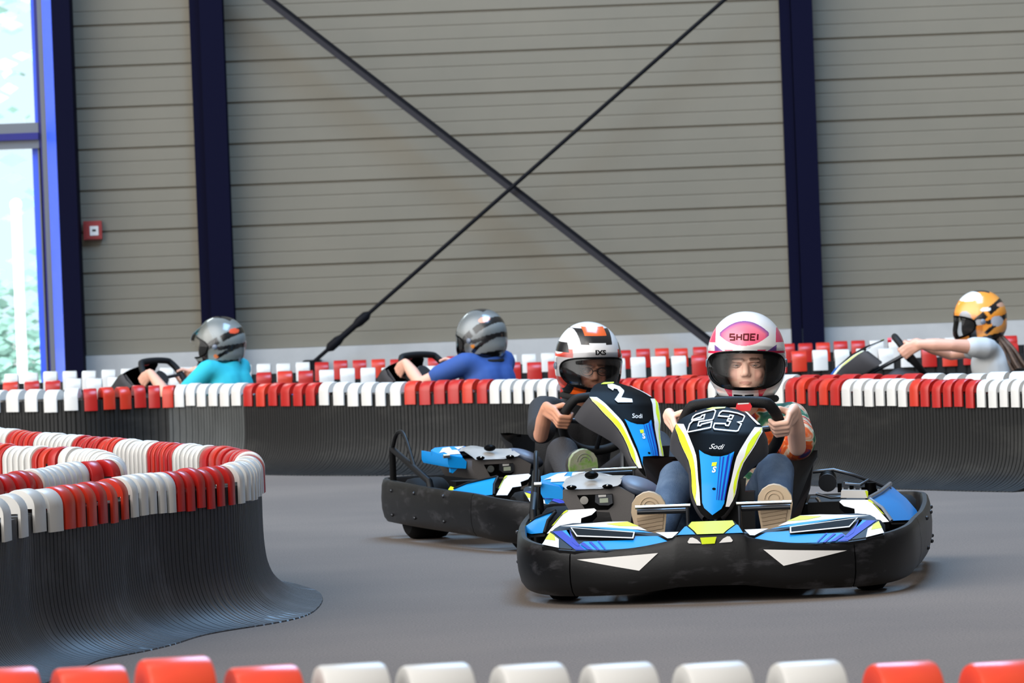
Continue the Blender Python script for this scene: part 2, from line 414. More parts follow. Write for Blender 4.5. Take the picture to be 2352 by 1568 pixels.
    for s in (1, -1):
        ou = [(s * (interp(z, NHW) - .0015), z) for z in zb]; inn = [(s * min(interp(z, NIN) + .004, interp(z, NHW) - .004), z) for z in zb]
        for a in range(len(zb) - 1):
            nb.decal_map([ou[a], ou[a + 1], inn[a + 1], inn[a]], D, 4, .02)
        fr = ([0, .15, .5, .6, .62, .62, .62, .62, .62, .62, .6, .45, .0] if s < 0 else [0, 0, .1, .35, .42, .3, .2, .15, .35, .5, .45, .3, .0])
        base = 0 if s < 0 else .12
        for a in range(len(zb) - 1):
            L = lambda i, f: (ou[i][0] + (inn[i][0] - ou[i][0]) * f, zb[i])
            f0, f1 = fr[a], fr[a + 1]
            if f0 + f1 < .05: continue
            nb.decal_map([L(a, base * (f0 > 0)), L(a + 1, base * (f1 > 0)), L(a + 1, base * (f1 > 0) + f1), L(a, base * (f0 > 0) + f0)], D2, 5, .02)
    nb.decal_map([(.079, .592), (.088, .590), (.136, .553), (.126, .553)], D, 4, .02)     # white edge line at the upper right
    nb.decal_map([(-.05, .594), (-.03, .601), (.015, .604), (.012, .600), (-.03, .595)], D, 5, .02)
    nb.decal_map([(-.012, .428), (.004, .430), (.002, .418), (-.013, .416)], D2, 5, .02)
    tv, tf = text_polys('S', .026, .2, .001)
    nb.add([D2(x - .005, z + .405) for x, z in tv], tf, 4)
    nb.add([nas(.006 * cos(t), .345 + .004 * sin(t), .003) for t in [2 * pi * i / 14 for i in range(14)]], [tuple(range(14))], 0)
    tv, tf = text_polys('Sodi', .023, .5, .0)
    nb.add([D2(x * 1.15 - .004, z + .478) for x, z in tv], tf, 4)
    if style == '23':
        for dg in (DIGIT_2, DIGIT_3):
            for q in ribbon(dg, .0040): nb.decal_map([tuple(p) for p in q], D2, 4, .02)
    elif style == '2':
        nb.decal_map(PLAIN_2, D2, 4, .02)
    no = nb.build('number_panel', [GLOSSBLK, SKIRT, BLUE, DBLUE, WHITE, LIME], k, 50)
    R = Euler((0, lean, panel_yaw)).to_matrix(); pv = Vector((0, .40, .33))
    no.scale = (1, 1, panel_scale); no.rotation_euler = (0, lean, panel_yaw); pv.z *= 1; no.location = pv - R @ Vector((pv.x, pv.y, pv.z * panel_scale)) + Vector((0, 0, lift))
    # --- steering wheel and column
    wc = WC + wheel_off
    sw = MB(); rimpts = [wc + rim_pt(t) for t in [2 * pi * i / 64 for i in range(64)]]
    sw.tube(rimpts, .0190, 0, 12, True)
    sw.lathe([(.0, -.012), (.045, -.012), (.05, 0), (.045, .012), (0, .012)], wc - WA * .02, WA, 1)
    for t in (0, pi, -pi / 2):
        sw.tube([wc - WA * .02 + (rim_pt(t) * .25), wc + rim_pt(t) * .96], .010, 1, 8)
    wo = sw.build('steering_wheel', [GRIP, DSTEEL], k)
    bt = MB(); bc = Vector((.095, .79, .603)) + wheel_off
    bt.prism([bc + Vector(p) for p in [(-.027, 0, -.008), (-.022, 0, .010), (.022, 0, .010), (.028, 0, -.002), (.022, 0, -.016), (-.008, 0, -.016)]], (0, .022, 0), 0)
    bt.decal([bc + Vector(p) for p in [(-.02, -.001, .006), (-.018, -.001, .0105), (.018, -.001, .0105), (.018, -.001, .007)]], (0, 0, 0), 1)
    bt.build('stop_button', [RED, WHITE], wo)
    co = MB(); co.tube([wc - WA * .02, (.01, .62, .38), (0, .42, .12)], .012, 0, 10)
    co.tube([(-.05, .62, .08), (-.03, .66, .36), (.03, .66, .36), (.05, .62, .08)], .011, 0, 8)
    co.build('steering_column', DSTEEL, k)
    fb2 = MB(); fb2.prism([(.03, .47, .20), (.13, .47, .20), (.13, .47, .33), (.03, .47, .33)], (0, .12, 0), 0)
    fb2.prism([(.06, .47, .33), (.10, .47, .33), (.105, .47, .375), (.068, .47, .375)], (0, .03, 0), 0)
    fb2.build('dash_box', DARKPL, k)
    # --- pedals
    for s in (1, -1):
        pd = MB()
        pd.tube([(s * .075, .345, .298), (s * .255, .345, .298)], .0065, 0, 10)
        pd.tube([(s * .085, .36, .08), (s * .085, .347, .298)], .006, 1, 8)
        pd.tube([(s * .08, .358, .282), (s * .25, .358, .282)], .009, 1, 8)
        pd.build('pedal', [STEEL, DSTEEL], k)
    # --- floor, frame
    ft = MB(); ft.prism([(-.28, .15, .055), (.28, .15, .055), (.33, .9, .055), (.34, 1.7, .055), (-.34, 1.7, .055), (-.33, .9, .055)], (0, 0, .008), 0)
    ft.prism([(-.45, .16, .06), (.45, .16, .06), (.40, .30, .06), (-.40, .30, .06)], (0, 0, .07), 0)
    ft.build('floor_tray', DARKPL, k)
    fr = MB()
    for s in (1, -1):
        fr.tube(catmull([(s * .12, .12, .075), (s * .30, .2, .075), (s * .33, .7, .08), (s * .36, 1.2, .085), (s * .34, 1.9, .1)], 6), .016, 0, 10)
        fr.tube(catmull([(s * .34, .62, .09), (s * .55, .66, .1), (s * .61, .9, .11), (s * .61, 1.3, .12), (s * .36, 1.42, .1)], 6), .014, 0, 10)
    for y in (.18, .62, 1.12, 1.86): fr.tube([(-.33, y, .08), (.33, y, .08)], .015, 0, 10)
    fr.build('chassis_frame', DSTEEL, k)
    # --- wheels
    for (x, y, r, w) in ((.50, .42, .115, .11), (-.50, .42, .115, .11), (.57, 1.66, .125, .17), (-.57, 1.66, .125, .17)):
        wh = MB(); wh.lathe([(.07, -w / 2), (r - .02, -w / 2), (r - .004, -w / 2 + .015), (r, -w / 2 + .04), (r, w / 2 - .04), (r - .004, w / 2 - .015), (r - .02, w / 2), (.07, w / 2)], (x, y, r), (1, 0, 0), 0, 28)
        t = wh.build('wheel', RUBBER, k)
        h = MB(); h.lathe([(0.0, -w / 2 + .02), (.069, -w / 2 + .02), (.069, w / 2 - .02), (0, w / 2 - .02)], (x, y, r), (1, 0, 0), 0, 20); h.build('wheel_hub', DSTEEL, t)
    # --- seat
    st = MB(); rows = []
    for (y, z, hw, side) in ((1.06, .10, .16, .05), (1.2, .085, .19, .12), (1.4, .085, .215, .22), (1.55, .12, .225, .26), (1.63, .20, .235, .20), (1.67, .30, .235, .12), (1.70, .40, .20, .02)):
        row = []
        for j in range(17):
            u = 2 * j / 16 - 1
            a = abs(u) ** 3.2
            row.append(Vector((hw * (1.12 if u > 0 else 1.0) * u * (1 + .22 * a), y - .16 * a * (1 if y > 1.45 else .2), z + side * a)))
        rows.append(row)
    back = [[p + Vector((.0, .014, -.012)) for p in r] for r in rows]
    rings = [r + list(reversed(b)) for r, b in zip(rows, back)]
    st.loft(rings)
    so = st.build('seat', SEAT, k, 60)
    rg = MB(); rg.tube([(.305 + .03 * cos(t), 1.1, .235 + .045 * sin(t)) for t in [-.9 + 2.0 * i / 12 for i in range(13)]], .006, 0, 8)
    rg.tube([(.30, 1.1, .19), (.26, 1.3, .2)], .008, 0, 8)
    rg.build('seat_stay', STEEL, so)
    # --- side pods: sloping white front panel, blue flank
    for s in (1, -1):
        sp = MB()
        front = [(0.4036,0.6846,0.2766),(0.4108,0.691,0.283),(0.5033,0.6879,0.2799),(0.5267,0.6625,0.2545),(0.5671,0.6166,0.2086),(0.5221,0.6144,0.2064),(0.4921,0.6428,0.2348),(0.4547,0.6457,0.2377),(0.4537,0.6612,0.2532),(0.4187,0.6707,0.2627)]
        front = [Vector(p) for p in front]
        FN = Vector((0, -1, 1)).normalized()
        sp.prism([p - FN * .002 for p in front], FN * -.03, 0)
        sp.decal(front, FN * .001, 1)
        # lime edge
        e = [(0.5029,0.6876,0.2796),(0.5115,0.6827,0.2747),(0.5521,0.6383,0.2303),(0.5435,0.6436,0.2356),(0.52,0.6727,0.2647),(0.4976,0.6851,0.2771)]
        sp.decal([Vector(p) for p in e], FN * .003, 3)
        # flank: front edge, outer skirt, tail
        A, B = Vector((.505, .70, .283)), Vector((.575, .62, .212))
        if s > 0: rows = [[A, B], [Vector((.535, .9, .29)), Vector((.645, .86, .20))], [Vector((.555, 1.05, .298)), Vector((.66, 1.05, .19))], [Vector((.57, 1.3, .30)), Vector((.665, 1.35, .19))], [Vector((.56, 1.5, .28)), Vector((.655, 1.55, .2))]]
        else: rows = [[Vector((.54, .68, .277)), B], [Vector((.572, .74, .266)), Vector((.628, .74, .203))], [Vector((.618, .85, .248)), Vector((.658, .86, .203))], [Vector((.648, .94, .225)), Vector((.666, .95, .202))]]
        rows = [[r[0], r[0].lerp(r[1], .5) + Vector((.006, -.0, .006)), r[1]] for r in rows]
        sp.loft(rows, 2, False, False); sp.loft([[q + Vector((0, 0, -.012)) for q in r] for r in rows], 0, False, False)
        if s < 0: sp.add([rows[-1][0] + Vector((-.02, -.01, .0)), rows[-1][0] + Vector((0, .05, .012)), rows[-1][2] + Vector((0, .06, .004)), rows[-1][2]], [(0, 1, 2, 3)], 3)
        sp.tube([r[0] + Vector((0, 0, .004)) for r in rows], .008 if s > 0 else .004, 4 if s > 0 else 0, 8)
        sp.tube([rows[0][0], rows[0][1], rows[0][2]], .006, 4 if s > 0 else 0, 8)
        (sp if s > 0 else sp.mirrored()).build('side_pod', [DARKPL, WHITE, BLUE, LIME, SMOKE], k)
    # --- driver's left: open drive unit with white cover strip
    du = MB()
    du.box((.42, 1.32, .17), (.26, .5, .18), 0)
    du.prism([(0.4064,1.0,0.2991),(0.4091,1.0,0.3015),(0.4934,1.0,0.2968),(0.4968,1.0,0.2924),(0.4952,1.0,0.2714),(0.4034,1.0,0.2757)], (0, .05, 0), 1)
    du.prism([(0.4864,0.995,0.2973),(0.4939,0.995,0.297),(0.4972,0.995,0.2926),(0.4958,0.995,0.272),(0.4934,0.995,0.2717)], (0, .002, 0), 2)
    duo = du.build('drive_unit', [DARKPL, WHITE, LIME], k)
    en = MB()
    en.lathe([(.0, 0), (.028, 0), (.03, .02), (.03, .06), (0, .06)], (.36, 1.08, .325), (0, 1, .2), 0, 16)
    en.lathe([(.020, -.004), (.031, -.004), (.031, .004), (.020, .004)], (.36, 1.075, .325), (0, 1, .2), 1, 20)
    for i in range(7):
        x = .40 + .02 * i; en.box((x, 1.12 + .01 * (i % 3), .305 + .008 * (i % 2) - .004 * i), (.014, .05, .03), i % 2)
    en.lathe([(0, 0), (.02, 0), (.02, .07), (0, .07)], (.505, 1.08, .25), (0, 0, 1), 0, 14)
    en.tube([(.31, 1.15, .36), (.38, 1.14, .365), (.45, 1.13, .345), (.52, 1.15, .315), (.57, 1.2, .29)], .006, 1, 8)
    en.tube([(.32, 1.05, .29), (.37, 1.04, .275), (.42, 1.05, .275), (.45, 1.06, .30)], .005, 1, 8)
    en.tube([(.42, 1.05, .32), (.47, 1.04, .315), (.50, 1.06, .33)], .005, 1, 8)
    en.build('drive_fittings', [GLOSSBLK, DSTEEL], duo)
    # --- driver's right: battery box with silver lid and small display
    bb = MB()
    body = [(-0.539,1.05,0.3318),(-0.3505,1.05,0.3391),(-0.2947,1.05,0.3074),(-0.313,1.05,0.2069),(-0.3709,1.05,0.2072),(-0.3828,1.05,0.2518),(-0.4643,1.05,0.2589),(-0.5172,1.05,0.2565),(-0.5402,1.05,0.2998)]
    bb.prism(body, (0, .5, 0), 0)
    bb.prism([(-0.491,1.048,0.3135),(-0.3701,1.048,0.3144),(-0.3681,1.048,0.2769),(-0.3874,1.048,0.2606),(-0.464,1.048,0.2615)], (0, .002, 0), 1)
    bo = bb.build('battery_box', [GREYPL, GLOSSBLK], k)
    ds = MB(); ds.prism([(-0.428,1.035,0.3128),(-0.3711,1.035,0.3125),(-0.3697,1.035,0.2827),(-0.3844,1.035,0.2756),(-0.4149,1.035,0.2775),(-0.4298,1.035,0.2882)], (0, .013, 0), 0)
    ds.prism([(-0.4139,1.033,0.3005),(-0.385,1.033,0.3012),(-0.3847,1.033,0.2859),(-0.4137,1.033,0.2852)], (0, .003, 0), 1)
    ds.prism([(-0.4177,1.033,0.3125),(-0.3914,1.033,0.3124),(-0.3916,1.033,0.3056),(-0.4172,1.033,0.3045)], (0, .003, 0), 2)
    ds.build('battery_display', [DSTEEL, SCREEN, SILVERPL], bo)
    bl = MB(); c = (-0.4665,1.04,0.2957)
    bl.lathe([(.005, -.004), (.014, -.004), (.014, .006), (.005, .006)], c, (0, 1, 0), 0, 18); bl.build('key_switch', STEEL, bo)
    # lid: three patches swept back over the box
    lid = MB(); lipn = [(-0.5403,1.04,0.3479),(-0.5271,1.04,0.3356),(-0.4948,1.04,0.3341),(-0.4097,1.04,0.3331),(-0.3515,1.04,0.3413),(-0.3411,1.04,0.3477)]
    ridge = [(-0.5295,1.32,0.3609),(-0.5012,1.32,0.3772),(-0.4664,1.32,0.3825),(-0.4423,1.32,0.3803),(-0.3841,1.32,0.3661),(-0.3392,1.32,0.3645)]
    lipn = [Vector(p) for p in lipn]; ridge = [Vector(p) for p in ridge]
    midr = [a.lerp(b, .5) + Vector((0, 0, .012)) for a, b in zip(lipn, ridge)]
    tail = [r + Vector((0, .3, -.05)) for r in ridge]
    lid.loft([lipn, midr, ridge, tail], 0, False, False)
    lo = lid.build('battery_lid', SILVERPL, bo)
    sc = MB(); sc.sphere((-0.4437,1.12,0.3768), (.024, .03, .014), 0, 12, 8)
    sc.build('lid_knob', GLOSSBLK, lo)
    for c in [(-0.5078,1.035,0.3411),(-0.3853,1.035,0.3402)]:
        sc = MB(); sc.sphere(c, (.018, .012, .008), 0, 12, 8); sc.sphere(Vector(c) + Vector((0, -.01, .003)), .004, 1, 8, 6); sc.build('lid_latch', [GLOSSBLK, STEEL], lo)
    kn = MB(); kn.sphere((-0.2876,1.2,0.325), (.080, .15, .036), 0, 28, 16, Euler((0, radians(20), 0)).to_matrix()); kn.build('cover_bulge', SMOKE2, bo)
    # blue shoulder of the battery cover
    bs = MB()
    a0 = [Vector(p) for p in [(-0.6191,1.12,0.3556),(-0.6054,1.12,0.3534),(-0.5563,1.12,0.3415),(-0.5415,1.12,0.3256),(-0.5459,1.12,0.2984),(-0.6124,1.12,0.3055),(-0.6196,1.12,0.3198)]]
    a1 = [p + Vector((-.02, .33, .012)) for k, p in enumerate(a0)]
    bs.loft([a0, a1], 0)
    TN = Vector((0, -.16, 1)).normalized()
    bs.prism([Vector(p) for p in [(-0.6326,1.327,0.3711),(-0.6289,1.2838,0.3642),(-0.6199,1.2527,0.3592),(-0.567,1.1789,0.3474),(-0.5459,1.1652,0.3452),(-0.5348,1.2423,0.3576),(-0.518,1.3071,0.3679),(-0.4734,1.3727,0.3784),(-0.5122,1.3829,0.3801),(-0.5506,1.387,0.3807),(-0.602,1.3763,0.379)]], TN * -.02, 0)
    bs.decal([Vector(p) + TN * .002 for p in [(-0.6175,1.2548,0.3596),(-0.5763,1.353,0.3753),(-0.5426,1.3694,0.3779),(-0.5507,1.3043,0.3675),(-0.528,1.3003,0.3669),(-0.5399,1.2137,0.353),(-0.5913,1.2099,0.3524),(-0.5929,1.2675,0.3616)]], (0, 0, 0), 1)
    bs.decal([Vector(p) + TN * .002 for p in [(-0.5248,1.3629,0.3769),(-0.4803,1.3714,0.3782),(-0.5026,1.3385,0.373),(-0.5248,1.304,0.3674)]], (0, 0, 0), 1)
    bs.prism([(-0.6081,1.13,0.3018),(-0.5774,1.13,0.3007),(-0.5986,1.13,0.2818),(-0.607,1.13,0.2864)], (0, .02, 0), 0)
    bs.build('cover_shoulder', [BLUE, WHITE], bo)
    # --- rear hoop guard on the driver's right
    hp = MB()
    for y in (1.62, 1.80):
        pass
    hp.tube([(-.652, 1.22, .14), (-.66, 1.27, .249), (-.67, 1.52, .31), (-.68, 1.76, .369), (-.67, 1.80, .2)], .014, 0, 10)
    hp.tube(catmull([(-.666, 1.47, .30), (-.666, 1.56, .39), (-.668, 1.61, .43), (-.670, 1.66, .441), (-.675, 1.71, .425), (-.68, 1.75, .375)], 5), .0085, 0, 10)
    hp.build('guard_hoop', DARKPL, k)
    wr = MB(); wr.tube([(-.640, 1.11, .352), (-.615, 1.11, .352)], .008, 0, 10); wr.build('hoop_clamp', STEEL, k)
    # --- rear axle cover
    rb = MB(); rb.box((0, 1.86, .16), (.8, .1, .12), 0); rb.build('rear_housing', DARKPL, k)
    return k

# steering wheel frame: WA points at the driver, WU up in the wheel's plane
WC = Vector((.048, .90, .525)); WA = Vector((0, .8, .6)); WU = Vector((0, -.6, .8))
def rim_pt(t):
    r = .163
    x, y = r * cos(t), r * sin(t)
    if y > .105: y = .105 + (y - .105) * .18
    return Vector((x, 0, 0)) + WU * y
# ------------------------------------------------------------------ helmets
def helm_pt(az, el, k=1.0):
    """az 0 = front, el radians"""
    se = sin(el)
    if se >= 0: ce = cos(el) ** .92
    else: ce = (1 - abs(se) ** 2.7) ** (1 / 2.5)
    rx, ry, rz = .134, .150, .150
    if se < 0: rz = .180
    x = rx * ce * sin(az); y = -ry * ce * cos(az); z = rz * se
    f = max(0.0, cos(az))
    y -= .022 * f * f * sstep(.05, .6, -se) * ce
    if se < 0: x *= 1 - .10 * sstep(.3, 1.0, -se); y = y if y < 0 else y * (1 - .12 * sstep(.3, 1.0, -se))
    return Vector((x * k, y * k, z * k))
PORT_Z, PORT_H, PORT_A = -.040, .066, radians(77)
def port_e(az, z):
    a = (az + pi) % (2 * pi) - pi
    if abs(a) > PORT_A * 1.2: return 9
    up = z - PORT_Z
    h = PORT_H * (.80 if up > 0 else 1.12)
    return (abs(a) / PORT_A) ** 2.6 + abs(up / h) ** 2.3
def el_for_z(z): return math.asin(clamp(z / (.150 if z > 0 else .180), -.999, .999))
def helm_surf(X, Z, k=1.004):
    el = el_for_z(Z); p0 = helm_pt(pi / 2, el); az = math.asin(clamp(X / max(.01, p0.x), -.98, .98))
    return helm_pt(az, el, k)
def make_helmet(parent, mtx, pattern, visor='clear', visor_up=0.0, lift=0.0, marks=None, fine=True):
    """shell with eye port, black lining, edge rubber, visor; pattern(point) -> paint colour"""
    NA, NE = (420, 250) if fine else (150, 90)
    mb = MB(); idx = {}; e0, e1 = radians(-68), radians(89.5)
    def vid(i, j):
        key = (i % NA, j)
        if key not in idx:
            p = helm_pt(2 * pi * (i % NA) / NA, e0 + (e1 - e0) * j / NE)
            if p.z < -.150: p.z = -.150 - .010 * max(0, cos(2 * pi * i / NA))
            idx[key] = len(mb.v); mb.v.append(tuple(p))
        return idx[key]
    for j in range(NE):
        for i in range(NA):
            az = 2 * pi * (i + .5) / NA; z = helm_pt(0, e0 + (e1 - e0) * (j + .5) / NE).z
            if port_e(az, z) < 1: continue
            mb.f.append([vid(i, j), vid(i + 1, j), vid(i + 1, j + 1), vid(i, j + 1)]); mb.m.append(0)
    sh = mb.build('helmet', [mat_attr('helmet_paint', .22, .5), GLOSSBLK, WHITE], parent, 60, col=lambda p: pattern(p))
    sh.matrix_local = mtx
    sol = sh.modifiers.new('thick', 'SOLIDIFY'); sol.thickness = .010; sol.offset = -1
    # edge rubber
    ed = MB(); pts = []
    for i in range(72):
        t = 2 * pi * i / 72; c, s = cos(t), sin(t)
        a = PORT_A * math.copysign(abs(c) ** (2 / 2.6), c); h = PORT_H * (.80 if s > 0 else 1.12)
        z = PORT_Z + h * math.copysign(abs(s) ** (2 / 2.3), s)
        pts.append(helm_pt(a, el_for_z(z), .992))
    ed.tube(pts, .0055, 0, 8, True); ed.build('port_rubber', GLOSSBLK, sh)
    # lining: dark inner shell, with cheek pads
    li = MB(); NA2, NE2 = 64, 40; V = {}
    def lid(i, j):
        key = (i % NA2, j)
        if key not in V:
            p = helm_pt(2 * pi * (i % NA2) / NA2, radians(-66) + radians(155) * j / NE2, .915)
            if p.z < -.142: p.z = -.142
            V[key] = len(li.v); li.v.append(tuple(p))
        return V[key]
    for j in range(NE2):
        for i in range(NA2):
            az = 2 * pi * (i + .5) / NA2; z = helm_pt(az, radians(-66) + radians(155) * (j + .5) / NE2, .915).z
            p = helm_pt(az, radians(-66) + radians(155) * (j + .5) / NE2, .915)
            if p.y < 0 and (abs(p.x) / .074) ** 3 + (abs(z + .042) / .080) ** 3 < 1: continue
            li.f.append([lid(i, j), lid(i + 1, j), lid(i + 1, j + 1), lid(i, j + 1)]); li.m.append(0)
    lo = li.build('helmet_lining', mat('lining_cloth', C(12, 12, 13), .9), sh, 60)
    so2 = lo.modifiers.new('thick', 'SOLIDIFY'); so2.thickness = .012; so2.offset = -1
    # neck roll
    nr = MB(); nr.tube([(.100 * sin(t), -.112 * cos(t) * (1 if cos(t) < 0 else 1.08), -.150) for t in [2 * pi * i / 40 for i in range(40)]], .012, 0, 10, True)
    nr.build('neck_roll', mat('lining_cloth', C(12, 12, 13), .9), sh)
    # visor
    if visor:
        vm = {'clear': mat_clear('clear_visor', (.97, .97, .97, 1), .0), 'smoke': mat_clear('tinted_visor', (.70, .70, .71, 1), .03)}[visor]
        vb = MB(); rows = []
        for j in range(13):
            row = []
            for i in range(41):
                az = radians(-92) + radians(184) * i / 40
                hh = .088 - .040 * (abs(az) / radians(92)) ** 3
                z = PORT_Z + .004 + hh * (2 * j / 12 - 1) * (.82 if j > 6 else 1.0)
                p = helm_pt(az, el_for_z(z), 1.022)
                if visor_up:
                    c = Vector((0, .01, -.01)); p = c + Matrix.Rotation(visor_up, 3, 'X') @ (p - c)
                    p = p * 1.02
                row.append(p)
            rows.append(row)
        vb.loft(rows, 0, False, False); vo = vb.build('visor', vm, sh, 60)
        for s in (1, -1):
            pv = MB(); p = helm_pt(s * radians(94), el_for_z(PORT_Z + .012), 1.0)
            pv.lathe([(0, -.004), (.015, -.004), (.015, .004), (.011, .007), (0, .007)], p, (s, 0, 0), 0, 16)
            pv.build('visor_pivot', SMOKE, vo)
    if marks: marks(sh)
    return sh
def marks_shoei(sh):
    mb = MB(); G = {'S': [[(1, 1), (0, 1), (0, .52), (1, .52), (1, 0), (0, 0)]], 'H': [[(0, 0), (0, 1)], [(1, 0), (1, 1)], [(0, .5), (1, .5)]],
                    'O': [[(0, 0), (0, 1), (1, 1), (1, 0), (0, 0)]], 'E': [[(1, 1), (0, 1), (0, 0), (1, 0)], [(0, .5), (.85, .5)]], 'I': [[(0, 0), (0, 1)]]}
    x0 = -.052
    for ch in 'SHOEI':
        for st in G[ch]:
            for q in ribbon([(x0 + p[0] * .0155 + p[1] * .001, .0535 + p[1] * .0195) for p in st], .0050, False):
                mb.decal_map([tuple(p) for p in q], lambda a, b: helm_surf(a, b, 1.006), 0, .008)
        x0 += .0235
    mb.build('helmet_lettering', mat('dark_red_lettering', C(84, 4, 14), .5, spec=.2), sh, 80)
    ve = MB()
    for x in (-.031, .012): ve.decal_map([(x, .012), (x + .010, .012), (x + .008, .017), (x + .001, .017)], lambda a, b: helm_surf(a, b, 1.006), 0, .01)
    ve.decal_map([(-.040, -.137), (-.010, -.137), (-.010, -.133), (-.040, -.131)], lambda a, b: helm_surf(a, b, 1.008), 0, .01)
    ve.decal_map([(.028, -.131), (-.002, -.133), (-.002, -.137), (.028, -.137)], lambda a, b: helm_surf(a, b, 1.008), 0, .01)
    ve.build('vent_slots', GLOSSBLK, sh, 80)
def marks_ixs(sh):
    mb = MB(); tv, tf = text_polys('IXS', .026, 0, .0012)
    mb.add([helm_surf(x * 1.25 + .004, z + .034, 1.006) for x, z in tv], tf, 0)
    mb.build('helmet_lettering', GLOSSBLK, sh, 80)

def mixc(a, b, t): return tuple(a[i] + (b[i] - a[i]) * t for i in range(3)) + (1.0,)
HW, HPINK, HPUR, HRED, HBLK, HORG, HSIL = C(232, 230, 228), C(240, 92, 128), C(112, 66, 150), C(226, 40, 84), C(14, 14, 15), C(232, 92, 22), C(104, 108, 106)
def pat_pink(p):
    X, Y, Z = p
    c = HW
    if Y < .02:
        q = (X + .004) / .084; top = .118 - .040 * q * q; bot = .034 + .034 * abs(q) ** 2.2
        if abs(q) < 1 and bot < Z < top:
            t = (Z - bot) / max(.004, top - bot)
            d = min((top - Z) / .018, (1 - abs(q)) / .16)
            c = mixc(HPUR, mixc(HPINK, C(244, 130, 150), t), clamp(d))
        ax = abs(X)
        if Z < .004 and Z > -.02 and ax > .050 and ax < .09 and Z < .012 - (ax - .05) * .2: c = HRED
        if .070 < ax < .106 and .004 < Z < .010 + .7 * (ax - .068) and Z > (ax - .062) * -.1 + .0: c = HPUR
        if .008 < Z < .0165: c = HRED
        if .008 < Z < .020 and .042 < ax < .070: c = mixc(HRED, HPINK, .5)
        if ax > .103 and .045 < Z < .095 and Y < .0: c = mixc(HPINK, HRED, .4)
        if Z < -.085 and .045 < ax < .10 and abs((ax - .045) - (-.085 - Z) * -.6 - .02) < .024: c = HRED
    else:
        if abs(Z + .01 - .5 * Y) < .018: c = HPINK
        elif abs(Z + .05 - .4 * Y) < .012: c = HPUR
    return c
def pat_orange_black(p):
    X, Y, Z = p; c = HW
    ax = abs(X + .004)
    if Y < .06:
        if .064 < Z < .128 and ax < .066 + (Z - .07) * .1 and (Z > .072 or ax > .035): c = HBLK
        if .100 < Z < .135 and ax < .046: c = HORG
        if ax > .094 and .010 < Z < .045 and Z < .06 - (ax - .09) * 1.0: c = mixc(HORG, HRED, .4)
        if ax > .105 and Z > .03 and Z < .07: c = HBLK
        if Z < -.092 and ax > .028: c = HBLK
        if Z < -.098 and .045 < ax < .085: c = HORG
        if Z < -.07 and ax > .105: c = mixc(HORG, HRED, .4)
    if Y > .05 and abs(Z - .02) < .03: c = HBLK
    return c
def side_bands(base, dark, accent, spots):
    def f(p):
        X, Y, Z = p; c = base
        d = Z * .82 - Y * .58                       # along the swept-back bands
        u = Z * .58 + Y * .82
        if -.026 < d < .014 and u > -.09 and not (.03 < u < .05): c = dark
        if -.098 < d < -.078 and u > -.04: c = dark
        if Z < -.112 + .15 * Y: c = dark
        if Y < -.03 and Z < -.03 and Y > -.075 : c = dark
        if .085 < Z + .3 * Y and abs(X) < .05 and Y < .06: c = dark
        if -.06 < d + .35 * u < -.035 and u > .0: c = dark
        for (yy, zz, ry, rz, col) in spots:
            if ((Y - yy) / ry) ** 2 + ((Z - zz) / rz) ** 2 < 1: c = col
        if c is base: c = mixc(base, accent, .5 + .5 * sin(40 * d + 14 * u))
        return c
    return f
pat_silver = side_bands(HSIL, C(16, 17, 18), C(134, 138, 135), [(.10, .075, .022, .016, C(226, 84, 50)), (.02, -.085, .014, .012, C(220, 110, 40))])
pat_grey = side_bands(C(94, 97, 96), C(14, 15, 16), C(128, 131, 129), [(.085, .085, .024, .016, C(232, 150, 122)), (.03, -.06, .013, .012, C(196, 120, 44))])
pat_orange = side_bands(C(232, 140, 40), C(20, 20, 22), C(240, 160, 70), [(-.06, .12, .07, .028, HW), (.03, .04, .03, .012, HW), (.09, -.03, .035, .03, C(176, 176, 182)), (-.01, -.03, .022, .018, C(200, 202, 206)), (-.09, -.02, .04, .06, C(150, 152, 156)), (.12, .06, .025, .012, C(214, 160, 130))])

# ------------------------------------------------------------------ people
def hand(mb, P, t, n, a, s=1.0):
    """closed hand round a rim at P: t along rim, n outward, a towards the driver; returns the wrist"""
    W = P + n * .048 + a * .082 - t * .016
    L = (1.0, 1.06, 1.0, .84)
    for i in range(4):
        tt = (1.5 - i) * .0195 * s; r = (.0096, .0096, .0090, .0078)[i]
        n_, a_ = n * s, a * s
        b = P + t * tt + n_ * .040 * L[i] + a * .018
        m = P + t * tt * 1.02 + n_ * .030 * L[i] - a * .025 * L[i]
        k = P + t * tt - n * .014 * L[i] - a * .028
        e = P + t * tt * .96 - n * .030 * L[i] - a * .004
        mb.capsule(b, m, r * 1.12, r * 1.04); mb.capsule(m, k, r * 1.06, r * .96); mb.capsule(k, e, r * .96, r * .84)
        mb.capsule(W + t * tt * .55, b, .0175, r * 1.2)
    for tt in (-.016, .012): mb.capsule(W + t * tt, P + n * .034 + a * .020 + t * tt, .019, .0125)
    b = P + n * .030 + a * .042 + t * .018; m = P + n * .004 + a * .028 + t * .044; e = P - n * .024 + a * .010 + t * .046
    mb.capsule(W, b, .018, .0135); mb.capsule(b, m, .0125, .011); mb.capsule(m, e, .0108, .0088)
    return W
